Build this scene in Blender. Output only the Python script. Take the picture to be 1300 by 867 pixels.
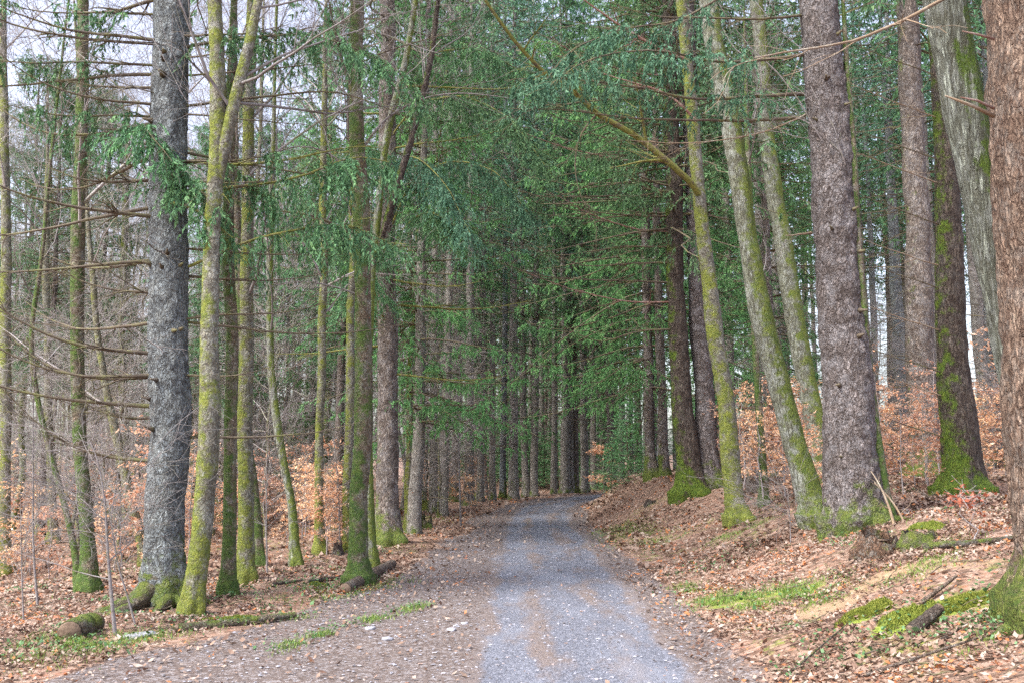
import bpy, math
import numpy as np
from mathutils import Vector

# ------------------------------------------------------------------ clear, camera, world, sun, exposure
for o in list(bpy.data.objects):
    bpy.data.objects.remove(o)
SC = bpy.context.scene
COL = SC.collection
F = 1264.0                      # focal length in photograph pixels (1300 wide)
CZ = 1.75
PITCH = math.atan((585 - 433.5) / F)
cam_d = bpy.data.cameras.new('camera')
cam_d.lens = 36.0 * F / 1300.0
cam_d.sensor_width = 36.0
cam_d.clip_start = 0.05
cam_d.clip_end = 2000
cam = bpy.data.objects.new('camera', cam_d)
COL.objects.link(cam)
cam.location = (0, 0, CZ)
cam.rotation_euler = (math.radians(90) + PITCH, 0, 0)
SC.camera = cam

SUN_EL, SUN_AZ = 52.0, -125.0   # azimuth clockwise from +Y, so the light comes from behind and the left
w = bpy.data.worlds.new("World")
SC.world = w
w.use_nodes = True
nt = w.node_tree
nt.nodes.clear()
out = nt.nodes.new('ShaderNodeOutputWorld')
bg = nt.nodes.new('ShaderNodeBackground')
sky = nt.nodes.new('ShaderNodeTexSky')
sky.sky_type = 'NISHITA'
sky.sun_disc = False
sky.sun_elevation = math.radians(SUN_EL)
sky.sun_rotation = math.radians(SUN_AZ)
sky.dust_density = 3.0
sky.air_density = 1.0
hs = nt.nodes.new('ShaderNodeHueSaturation')
hs.inputs['Saturation'].default_value = 0.62
hs.inputs['Hue'].default_value = 0.52
nt.links.new(sky.outputs[0], hs.inputs['Color'])
nt.links.new(hs.outputs[0], bg.inputs[0])
bg.inputs[1].default_value = 0.13
nt.links.new(bg.outputs[0], out.inputs[0])

sd = bpy.data.lights.new('sun', 'SUN')
sd.energy = 1.5
sd.angle = math.radians(18)
sd.color = (1.0, 0.96, 0.9)
so = bpy.data.objects.new('sun', sd)
COL.objects.link(so)
a, e = math.radians(SUN_AZ), math.radians(SUN_EL)
dirv = Vector((math.sin(a) * math.cos(e), math.cos(a) * math.cos(e), math.sin(e)))
so.rotation_euler = dirv.to_track_quat('Z', 'Y').to_euler()
so.location = dirv * 60

SC.view_settings.view_transform = 'Standard'
SC.view_settings.look = 'None'
SC.view_settings.gamma = 1
SC.view_settings.use_curve_mapping = False
SC.view_settings.exposure = 2.0
SC.render.engine = 'CYCLES'
cy = SC.cycles
cy.sample_clamp_indirect = 4.0
cy.max_bounces = 5
cy.diffuse_bounces = 4
cy.glossy_bounces = 1
cy.transmission_bounces = 2
cy.transparent_max_bounces = 4
cy.caustics_reflective = False
cy.caustics_refractive = False
cy.use_denoising = False
try:
    cy.denoiser = 'OPENIMAGEDENOISE'
    cy.denoising_prefilter = 'ACCURATE'
except Exception:
    pass
cy.use_adaptive_sampling = True
cy.adaptive_threshold = 0.02

# ------------------------------------------------------------------ numeric helpers
def rs(seed):
    return np.random.default_rng(seed)

def _h(ix, iy, iz, seed):
    n = (ix.astype(np.int64) * 374761393 + iy.astype(np.int64) * 668265263 + iz.astype(np.int64) * 1442695041 + seed * 974711) & 0xffffffff
    n = ((n ^ (n >> 13)) * 1274126177) & 0xffffffff
    n = ((n ^ (n >> 16)) * 2246822519) & 0xffffffff
    return ((n ^ (n >> 15)) & 0xffffff) / float(0xffffff)

def vnoise(x, y, z, seed=0):
    x, y, z = np.broadcast_arrays(np.asarray(x, float), np.asarray(y, float), np.asarray(z, float))
    ix, iy, iz = np.floor(x), np.floor(y), np.floor(z)
    fx, fy, fz = x - ix, y - iy, z - iz
    fx, fy, fz = [t * t * (3 - 2 * t) for t in (fx, fy, fz)]
    ix, iy, iz = ix.astype(int), iy.astype(int), iz.astype(int)
    r = 0
    for dx in (0, 1):
        for dy in (0, 1):
            for dz in (0, 1):
                wgt = (fx if dx else 1 - fx) * (fy if dy else 1 - fy) * (fz if dz else 1 - fz)
                r = r + wgt * _h(ix + dx, iy + dy, iz + dz, seed)
    return r * 2 - 1

def fbm(x, y, z, seed=0, o=4):
    r, a, f = 0, 1.0, 1.0
    for k in range(o):
        r = r + a * vnoise(x * f, y * f, z * f, seed + k * 7)
        a *= 0.5
        f *= 2.03
    return r

def sstep(a, b, x):
    t = np.clip((x - a) / (b - a), 0, 1)
    return t * t * (3 - 2 * t)

def nrm(v):
    return v / (np.linalg.norm(v, axis=-1, keepdims=True) + 1e-9)

# ------------------------------------------------------------------ the lie of the land
RY = np.array([-30, 0, 8, 13, 19, 25, 31, 37, 42, 47, 52, 58, 66, 80, 120.])
RX = np.array([.2, .45, .58, .64, .70, .72, .82, 1.15, 1.9, 3.0, 4.8, 8.0, 14.0, 28., 70.])
def cen(y):
    y = np.asarray(y, float)
    return (np.interp(y - 1.5, RY, RX) + np.interp(y, RY, RX) + np.interp(y + 1.5, RY, RX)) / 3
def slope_w(y):
    d = (cen(y + 1) - cen(y - 1)) / 2
    return np.sqrt(1 + d * d)
LY = np.array([-30, 0, 5, 8, 10, 12, 15, 19, 28, 37, 200.])
LX = np.array([-16, -12, -6.4, -4.0, -3.1, -2.3, -1.75, -1.45, -1.15, -.9, -.9])
def ledge(y):
    return np.where(np.asarray(y) < 34, np.interp(y, LY, LX), cen(y) - 1.75 * slope_w(y))
def redge(y):
    return cen(y) + 1.3 * slope_w(y)

def H(x, y):
    x = np.asarray(x, float); y = np.asarray(y, float)
    base = -0.0015 * np.clip(y - 50, 0, 200) ** 2 * 0.5
    base = np.maximum(base, -2.5)
    t = x - redge(y)
    u = ledge(y) - x
    n1 = fbm(x * .35, y * .35, 0, 3, 4)
    n2 = fbm(x * 1.7, y * 1.7, 0, 11, 4)
    off = sstep(0.0, 2.0, np.maximum(t, u))
    wd_ = 4.2 - 1.9 * sstep(19, 31, y)
    bank = (1.05 + .2 * sstep(19, 31, y)) * sstep(-.1, 1, t / wd_) + 0.05 * np.clip(t - 3.5, 0, 60) + 0.035 * np.clip(t - 14, 0, 60)
    left = -0.45 * sstep(1.5, 9, u) - 0.012 * np.clip(u - 6, 0, 25)
    r = np.sqrt(x * x + y * y)
    far = np.where(x < -2, 0.05 * np.clip(r - 42, 0, 110), 0.055 * np.clip(r - 48, 0, 110)) * sstep(0, 14, np.maximum(t, u))
    z = np.where(t > 0, base * (1 - sstep(0, 12, t)) + bank, base + left) + far
    z = z + off * (0.10 * n1 + 0.045 * n2) + 0.012 * n2 * (1 - off)
    # ridge of soil in the road's near right bank
    z = z + 0.16 * np.exp(-(((x - 3.7) / 1.2) ** 2 + ((y - 8.9) / .55) ** 2)) * (t > 0)
    z = z - 0.02 * np.exp(-((np.abs(x - cen(y)) - .72) / .22) ** 2)
    return z

def ray(px, py):
    u, v = (px - 650) / F, (433.5 - py) / F
    cp, sp = math.cos(PITCH), math.sin(PITCH)
    return np.array([u, cp - v * sp, sp + v * cp])

def pix(px, py, d):
    """the point at forward distance d (metres along +Y) seen at px,py"""
    r = ray(px, py)
    return np.array([r[0] / r[1] * d, d, CZ + r[2] / r[1] * d])

def gnd(px, py):
    r = ray(px, py)
    d = np.arange(3.0, 140, .04)
    X = r[0] / r[1] * d; Z = CZ + r[2] / r[1] * d
    hit = np.nonzero(Z < H(X, d))[0]
    k = hit[0] if len(hit) else len(d) - 1
    return np.array([X[k], d[k], float(H(X[k], d[k]))])

def depth(p):
    return p[1] * math.cos(PITCH) + (p[2] - CZ) * math.sin(PITCH)

# ------------------------------------------------------------------ mesh builder
class MB:
    def __init__(s):
        s.V, s.Q, s.A, s.n = [], [], [], 0
    def add(s, V, Fc, mat=0, attr=None):
        V = np.asarray(V, float).reshape(-1, 3)
        Fc = np.asarray(Fc, int)
        s.V.append(V)
        s.Q.append((Fc + s.n, mat))
        s.A.append(np.zeros(len(V)) if attr is None else np.broadcast_to(np.asarray(attr, float).reshape(-1), (len(V),)))
        s.n += len(V)
        return s
    def tubes(s, P, R, k=4, mat=0, attr=None, cap=False):
        P = np.asarray(P, float); R = np.asarray(R, float)
        N, m, _ = P.shape
        if N == 0: return s
        T = nrm(np.gradient(P, axis=1))
        mt = nrm(T.mean(axis=1))
        ref = np.where(np.abs(mt[:, 2:3]) < .85, np.array([[0, 0, 1.]]), np.array([[1., 0, 0]]))[:, None, :]
        A = nrm(np.cross(T, np.broadcast_to(ref, T.shape)))
        B = np.cross(T, A)
        th = np.arange(k) * 2 * math.pi / k
        V = P[:, :, None, :] + R[:, :, None, None] * (A[:, :, None, :] * np.cos(th)[None, None, :, None] + B[:, :, None, :] * np.sin(th)[None, None, :, None])
        idx = np.arange(N * m * k).reshape(N, m, k)
        a_ = idx[:, :-1, :]; b_ = np.roll(idx, -1, axis=2)[:, :-1, :]
        c_ = np.roll(idx, -1, axis=2)[:, 1:, :]; d_ = idx[:, 1:, :]
        Q = np.stack([a_, b_, c_, d_], -1).reshape(-1, 4)
        at = None
        if attr is not None:
            at = np.repeat(np.asarray(attr, float), m * k)
        base = s.n
        s.add(V, Q, mat, at)
        if cap:
            for e_ in (0, m - 1):
                ctr = P[:, e_, :]
                n0 = s.n
                s.add(ctr, np.zeros((0, 3), int), mat)
                ring = idx[:, e_, :] + base
                nx = np.roll(ring, -1, axis=1)
                cc = np.broadcast_to((np.arange(N) + n0)[:, None], ring.shape)
                tri = np.stack([cc, nx, ring] if e_ == 0 else [cc, ring, nx], -1).reshape(-1, 3)
                s.Q.append((tri, cap if cap is not True else mat))
        return s
    def build(s, name, mats, parent=None, smooth=True, off=None, extra=None):
        me = bpy.data.meshes.new(name)
        V = np.concatenate(s.V) if s.V else np.zeros((0, 3))
        if off is not None: V = V - np.asarray(off)
        me.vertices.add(len(V))
        me.vertices.foreach_set('co', V.astype(np.float32).ravel())
        L, st, mi, c = [], [], [], 0
        for Fc, mt in s.Q:
            if len(Fc) == 0: continue
            k = Fc.shape[1]
            L.append(Fc.ravel()); st.append(c + np.arange(len(Fc)) * k); mi.append(np.full(len(Fc), mt))
            c += Fc.size
        L = np.concatenate(L); st = np.concatenate(st); mi = np.concatenate(mi)
        me.loops.add(len(L)); me.loops.foreach_set('vertex_index', L.astype(np.int32))
        me.polygons.add(len(st)); me.polygons.foreach_set('loop_start', st.astype(np.int32))
        me.polygons.foreach_set('material_index', mi.astype(np.int32))
        me.polygons.foreach_set('use_smooth', np.full(len(st), bool(smooth)))
        at = me.attributes.new('rv', 'FLOAT', 'POINT')
        at.data.foreach_set('value', np.concatenate(s.A).astype(np.float32))
        if extra:
            for nm, arr in extra.items():
                if arr.ndim == 1:
                    q = me.attributes.new(nm, 'FLOAT', 'POINT'); q.data.foreach_set('value', arr.astype(np.float32)); continue
                q = me.attributes.new(nm, 'FLOAT_COLOR', 'POINT')
                q.data.foreach_set('color', arr.astype(np.float32).ravel())
        for m_ in (mats if isinstance(mats, (list, tuple)) else [mats]):
            me.materials.append(m_)
        me.update(calc_edges=True)
        o = bpy.data.objects.new(name, me)
        COL.objects.link(o)
        if parent is not None: o.parent = parent
        return o

def thing(name, label, cat, loc, group=None):
    o = bpy.data.objects.new(name, None)
    o.empty_display_size = .2
    COL.objects.link(o)
    o.location = tuple(float(v) for v in loc)
    o['label'] = label; o['category'] = cat
    if group: o['group'] = group
    return o

def tag(o, label, cat, group=None):
    o['label'] = label; o['category'] = cat
    if group: o['group'] = group
    return o

def dup(root, loc, rz, sc, label=None, group=None):
    r = root.copy(); COL.objects.link(r)
    r.location = tuple(float(v) for v in loc); r.rotation_euler = (0, 0, rz)
    r.scale = (sc, sc, sc) if np.isscalar(sc) else sc
    if label: r['label'] = label
    if group: r['group'] = group
    for ch in list(root.children):
        c = ch.copy(); COL.objects.link(c); c.parent = r
        for g in ch.children:
            d = g.copy(); COL.objects.link(d); d.parent = c
    return r

# ------------------------------------------------------------------ materials
def mat(name):
    m = bpy.data.materials.new(name); m.use_nodes = True
    t = m.node_tree; t.nodes.clear()
    o = t.nodes.new('ShaderNodeOutputMaterial')
    b = t.nodes.new('ShaderNodeBsdfPrincipled')
    t.links.new(b.outputs[0], o.inputs[0])
    return m, t, b, o

class NT:
    """terse node maker"""
    def __init__(s, t): s.t = t
    def n(s, typ, **kw):
        x = s.t.nodes.new('ShaderNode' + typ)
        for k, v in kw.items(): setattr(x, k, v)
        return x
    def link(s, a, b): s.t.links.new(a, b)
    def setv(s, sock, v):
        if isinstance(v, bpy.types.NodeSocket): s.link(v, sock)
        else:
            if isinstance(v, tuple) and len(v) == 3 and sock.type == 'RGBA': v = v + (1,)
            sock.default_value = v
    def coord(s, scale=(1, 1, 1), kind='Object'):
        c = s.n('TexCoord'); m = s.n('Mapping')
        m.inputs['Scale'].default_value = scale
        s.link(c.outputs[kind], m.inputs[0])
        return m.outputs[0]
    def noise(s, vec, scale, detail=4, rough=.55, dist=0):
        x = s.n('TexNoise'); s.link(vec, x.inputs['Vector'])
        x.inputs['Scale'].default_value = scale; x.inputs['Detail'].default_value = detail
        x.inputs['Roughness'].default_value = rough; x.inputs['Distortion'].default_value = dist
        return x.outputs[0]
    def vor(s, vec, scale, feature='F1', out=0, rnd=1):
        x = s.n('TexVoronoi', feature=feature); s.link(vec, x.inputs['Vector'])
        x.inputs['Scale'].default_value = scale; x.inputs['Randomness'].default_value = rnd
        return x.outputs[out]
    def math(s, op, a, b=0.0, c=None, clamp=False):
        x = s.n('Math', operation=op, use_clamp=clamp)
        s.setv(x.inputs[0], a); s.setv(x.inputs[1], b)
        if c is not None: s.setv(x.inputs[2], c)
        return x.outputs[0]
    def ramp(s, fac, stops, interp='LINEAR'):
        x = s.n('ValToRGB'); x.color_ramp.interpolation = interp
        el = x.color_ramp.elements
        while len(el) < len(stops): el.new(.5)
        for e_, (p, c) in zip(el, stops):
            e_.position = p
            e_.color = (c, c, c, 1) if np.isscalar(c) else tuple(c) + (1,)
        s.link(fac, x.inputs[0])
        return x.outputs[0]
    def mix(s, f, a, b, blend='MIX'):
        x = s.n('Mix', data_type='RGBA', blend_type=blend)
        s.setv(x.inputs[0], f); s.setv(x.inputs[6], a); s.setv(x.inputs[7], b)
        return x.outputs[2]
    def attr(s, nm, out='Fac'):
        x = s.n('Attribute'); x.attribute_name = nm
        return x.outputs[out]
    def bump(s, hgt, strength=.5, dist=.02):
        x = s.n('Bump'); s.link(hgt, x.inputs['Height'])
        x.inputs['Strength'].default_value = strength; x.inputs['Distance'].default_value = dist
        return x.outputs[0]

def bark(name, c1, c2, crev, moss=(.07, .12, .02), moss2=(.19, .22, .04), amt=.0, basem=.6, side=(-.4, 0), zs=.28, plate=26, bump=.02, lich=.25, lichc=(.42, .44, .42), worm=.3):
    m, t, b, o = mat(name)
    N = NT(t)
    v = N.coord((1, 1, zs)); vi = N.coord()
    big = N.noise(vi, 1.6, 4)
    nz = N.noise(v, 16, 6, .65, .3)
    warp = N.n('VectorMath', operation='ADD')
    sc_ = N.n('VectorMath', operation='SCALE'); nc = N.n('TexNoise'); N.link(v, nc.inputs['Vector']); nc.inputs['Scale'].default_value = 14; nc.inputs['Detail'].default_value = 4
    N.link(nc.outputs[1], sc_.inputs[0]); sc_.inputs['Scale'].default_value = .16
    N.link(v, warp.inputs[0]); N.link(sc_.outputs[0], warp.inputs[1])
    vd = N.vor(warp.outputs[0], plate, 'DISTANCE_TO_EDGE')
    crk = N.ramp(vd, [(0.0, 0.15), (.12, .7), (.3, 1)])
    rn = N.noise(v, plate * .62, 6, .7, .6)
    ridge = N.ramp(N.math('ABSOLUTE', N.math('SUBTRACT', rn, .5)), [(0.0, 0.0), (.04, .35), (.11, 1)])
    crk = N.math('ADD', N.math('MULTIPLY', crk, 1 - worm), N.math('MULTIPLY', ridge, worm))
    fine = N.noise(vi, 85, 4, .7)
    col = N.mix(N.ramp(nz, [(.36, 0.), (.62, 1.)]), c1, c2)
    cv = N.n('SeparateColor'); N.link(N.vor(warp.outputs[0], plate * 1.3, 'F1', 1), cv.inputs[0])
    cg = N.ramp(cv.outputs[0], [(0, .2), (1, .78)])
    col = N.mix(.8, col, cg, 'OVERLAY')
    fl_ = N.ramp(N.noise(v, plate * 2.2, 4, .7), [(.36, .22), (.64, .78)])
    col = N.mix(.75, col, fl_, 'OVERLAY')
    col = N.mix(N.ramp(big, [(.35, 0.), (.7, .4)]), col, crev)
    col = N.mix(N.math('MULTIPLY', N.math('SUBTRACT', 1.0, crk), 1.0), col, crev)
    lm = N.ramp(N.math('ADD', N.math('MULTIPLY', N.noise(vi, 5, 4, .7), .5), N.math('MULTIPLY', N.noise(v, 48, 4, .7), .5)), [(.50, 0.), (.56, 1.)])
    col = N.mix(N.math('MULTIPLY', lm, lich), col, lichc)
    # moss: thick at the foot, on one side and in patches
    sep = N.n('SeparateXYZ'); N.link(vi, sep.inputs[0])
    foot = N.ramp(N.math('MULTIPLY', sep.outputs[2], .5), [(0., 1.), (.18, .55), (.62, 0.)])
    geo = N.n('NewGeometry'); dt = N.n('VectorMath', operation='DOT_PRODUCT')
    N.link(geo.outputs['Normal'], dt.inputs[0]); dt.inputs[1].default_value = (side[0], side[1], .5)
    mn = N.noise(vi, 3.4, 8, .72)
    mn = N.math('ADD', N.math('MULTIPLY', N.math('SUBTRACT', mn, .5), 1.7), .5)
    k = N.math('ADD', N.math('MULTIPLY', foot, basem * .6), mn)
    k = N.math('ADD', k, N.math('MULTIPLY', dt.outputs['Value'], .28))
    k = N.math('ADD', k, amt)
    k = N.math('ADD', k, N.math('MULTIPLY', N.math('SUBTRACT', fine, .5), .35))
    mm = N.math('MULTIPLY', N.ramp(k, [(.62, 0.), (.80, 1.)]), N.ramp(N.noise(vi, 34, 5, .75), [(.3, .45), (.5, 1.)]))
    mc = N.mix(N.ramp(N.noise(vi, 11, 6, .75), [(.38, 0.), (.66, 1.)]), moss, moss2)
    mc = N.mix(N.ramp(N.noise(vi, 60, 3, .7), [(.35, .45), (.55, 0.)]), mc, (.06, .07, .025))
    col = N.mix(mm, col, mc)
    N.link(col, b.inputs['Base Color'])
    b.inputs['Roughness'].default_value = .85
    b.inputs['Specular IOR Level'].default_value = .25
    hgt = N.math('ADD', N.math('MULTIPLY', crk, 1.3), N.math('MULTIPLY', nz, .7))
    hgt = N.math('ADD', hgt, N.math('MULTIPLY', fine, .35))
    N.link(N.bump(hgt, .9, bump), b.inputs['Normal'])
    return m

def leafmat(name, stops, transl=.3, rough=.6, spec=.2, objvar=.12):
    m, t, b, o = mat(name)
    N = NT(t)
    rv = N.attr('rv')
    oi = N.n('ObjectInfo')
    col = N.ramp(rv, stops)
    h = N.n('HueSaturation'); N.link(col, h.inputs['Color'])
    N.link(N.math('ADD', N.math('MULTIPLY', oi.outputs['Random'], objvar * .25), .5 - objvar * .125), h.inputs['Hue'])
    N.link(N.math('ADD', N.math('MULTIPLY', oi.outputs['Random'], objvar * 4), 1 - objvar * 2), h.inputs['Value'])
    N.link(h.outputs[0], b.inputs['Base Color'])
    b.inputs['Roughness'].default_value = rough
    b.inputs['Specular IOR Level'].default_value = spec
    if transl > 0:
        tr = N.n('BsdfTranslucent'); N.link(h.outputs[0], tr.inputs[0])
        mx = N.n('MixShader'); mx.inputs[0].default_value = transl
        N.link(b.outputs[0], mx.inputs[1]); N.link(tr.outputs[0], mx.inputs[2]); N.link(mx.outputs[0], o.inputs[0])
    return m

def woodmat(name, c1, c2, c3, s=6):
    m, t, b, o = mat(name)
    N = NT(t); v = N.coord()
    col = N.ramp(N.noise(v, s, 4, .6), [(.35, c1), (.5, c2), (.66, c3)])
    N.link(col, b.inputs['Base Color']); b.inputs['Roughness'].default_value = .8
    b.inputs['Specular IOR Level'].default_value = .3
    N.link(N.bump(N.noise(v, 40, 4, .6), .6, .006), b.inputs['Normal'])
    return m

M = {}
M['spruce_grey'] = bark('grey_spruce_bark', (.34, .39, .41), (.21, .24, .26), (.07, .065, .06), amt=-.2, basem=1.1, side=(.3, 0), zs=.6, plate=19, lich=.4, bump=.035)
M['spruce_brown'] = bark('brown_spruce_bark', (.29, .255, .225), (.18, .145, .12), (.06, .042, .035), amt=-.10, basem=.9, zs=.5, plate=15, lich=.3, lichc=(.36, .36, .38))
M['spruce_violet'] = bark('violet_grey_spruce_bark', (.275, .245, .24), (.17, .14, .13), (.055, .04, .034), amt=-.2, basem=.95, side=(.3, 0), zs=.6, plate=17, bump=.035, lich=.4, lichc=(.36, .35, .37))
M['pine_red'] = bark('red_brown_scaly_bark', (.38, .28, .21), (.25, .17, .125), (.085, .045, .03), amt=-.3, basem=1.1, zs=.34, plate=21, bump=.05, lich=.15, worm=.3)
M['mossy_yellow'] = bark('yellow_mossed_bark', (.30, .31, .26), (.22, .20, .15), (.09, .075, .055), moss=(.11, .145, .025), moss2=(.26, .28, .045), amt=.2, basem=.4, zs=.7, plate=18, bump=.012)
M['mossy_green'] = bark('green_mossed_bark', (.22, .21, .15), (.17, .13, .09), (.09, .06, .04), moss=(.035, .085, .016), moss2=(.11, .165, .03), amt=.22, basem=.35, zs=.7, plate=18, bump=.012)
M['beech_grey'] = bark('grey_green_smooth_bark', (.27, .29, .22), (.19, .20, .15), (.08, .075, .05), moss=(.08, .125, .02), moss2=(.20, .235, .04), amt=.2, basem=.4, side=(.9, 0), zs=.25, plate=22, bump=.012, lich=.4, lichc=(.45, .48, .46))
M['oak_ridged'] = bark('pale_ridged_bark', (.34, .37, .32), (.23, .25, .20), (.085, .08, .055), moss=(.08, .15, .015), moss2=(.14, .2, .02), amt=.12, basem=.5, side=(1.3, -.2), zs=.10, plate=27, bump=.04, lich=.35, worm=.8)
M['dark_mossy'] = bark('dark_brown_mossed_bark', (.15, .12, .095), (.09, .07, .055), (.045, .03, .025), moss=(.06, .12, .012), moss2=(.16, .22, .02), amt=-.1, basem=.75, side=(-1., -.3), zs=.3, plate=15, bump=.04, lich=.08)
M['far_bark'] = bark('dull_grey_brown_bark', (.36, .345, .315), (.27, .25, .22), (.13, .11, .095), amt=-.14, basem=.5, zs=.4, plate=20, lich=.2)
M['far_mossy'] = bark('olive_bark', (.25, .24, .17), (.19, .18, .12), (.10, .09, .06), moss=(.13, .16, .03), moss2=(.27, .28, .07), amt=.06, basem=.4, zs=.6, plate=16, lich=.25)
M['log_mossy'] = bark('mossed_log_bark', (.20, .17, .13), (.15, .12, .09), (.08, .06, .04), amt=.20, basem=0, zs=1, plate=24)
M['log_brown'] = bark('old_log_bark', (.26, .20, .16), (.19, .14, .11), (.09, .06, .045), amt=-.1, basem=0, zs=1, plate=26)
M['log_dark'] = bark('rotten_log_bark', (.13, .10, .08), (.09, .07, .055), (.05, .035, .03), amt=-.02, basem=0, zs=1, plate=26)
M['dead_twig'] = woodmat('dead_twig_wood', (.085, .065, .05), (.125, .10, .07), (.15, .145, .06))
M['grey_twig'] = woodmat('grey_twig_wood', (.15, .125, .12), (.23, .21, .21), (.13, .12, .08))
M['far_twig'] = woodmat('brown_grey_twig_wood', (.27, .24, .235), (.34, .31, .31), (.24, .24, .15), 2)
M['red_twig'] = woodmat('red_brown_branch_wood', (.17, .08, .06), (.24, .14, .11), (.3, .22, .2))
M['tan_branch'] = woodmat('tan_dry_branch_wood', (.27, .195, .125), (.22, .155, .105), (.32, .28, .22))
M['moss_branch'] = woodmat('mossed_branch_wood', (.12, .13, .035), (.21, .21, .05), (.12, .09, .06), 9)
M['cutwood'] = woodmat('old_cut_wood', (.12, .08, .055), (.20, .14, .10), (.06, .04, .03), 14)
M['needle'] = leafmat('dark_spruce_needles', [(0, (.06, .14, .07)), (.5, (.12, .25, .115)), (1, (.20, .36, .15))], .2)
M['needle_teal'] = leafmat('blue_green_spruce_needles', [(0, (.055, .135, .085)), (.5, (.10, .22, .135)), (1, (.17, .31, .19))], .2)
M['needle_bright'] = leafmat('fresh_green_spruce_needles', [(0, (.08, .20, .08)), (.5, (.15, .36, .13)), (1, (.27, .50, .18))], .25)
M['needle_fresh'] = leafmat('pale_green_young_needles', [(0, (.09, .22, .10)), (.5, (.17, .38, .17)), (1, (.28, .5, .26))], .3)
M['log_red'] = bark('red_rotten_wood', (.22, .13, .085), (.14, .08, .05), (.05, .03, .02), amt=-.05, basem=0, zs=.5, plate=24)
M['beechleaf'] = leafmat('dry_orange_beech_leaves', [(0, (.52, .25, .13)), (.35, (.70, .40, .24)), (.7, (.82, .54, .37)), (1, (.86, .68, .53))], .4)
M['redleaf'] = leafmat('red_orange_dry_leaves', [(0, (.38, .12, .05)), (.6, (.55, .22, .11)), (1, (.6, .33, .2))], .3)
M['litter'] = leafmat('fallen_beech_leaves', [(0, (.06, .033, .025)), (.2, (.15, .085, .06)), (.42, (.24, .16, .12)), (.62, (.32, .235, .185)), (.8, (.42, .35, .30)), (.93, (.33, .115, .05)), (1, (.42, .17, .07))], .1, objvar=0)
M['grassm'] = leafmat('green_grass_blades', [(0, (.09, .16, .03)), (.5, (.17, .29, .05)), (1, (.33, .40, .13))], .3, objvar=0)
M['ivy'] = leafmat('blue_green_ground_leaves', [(0, (.04, .09, .035)), (.5, (.08, .17, .06)), (1, (.16, .26, .13))], .2, objvar=0)
M['mossm'] = leafmat('moss_tufts', [(0, (.08, .11, .02)), (.5, (.17, .21, .03)), (1, (.33, .34, .07))], .1, objvar=.05)

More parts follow.
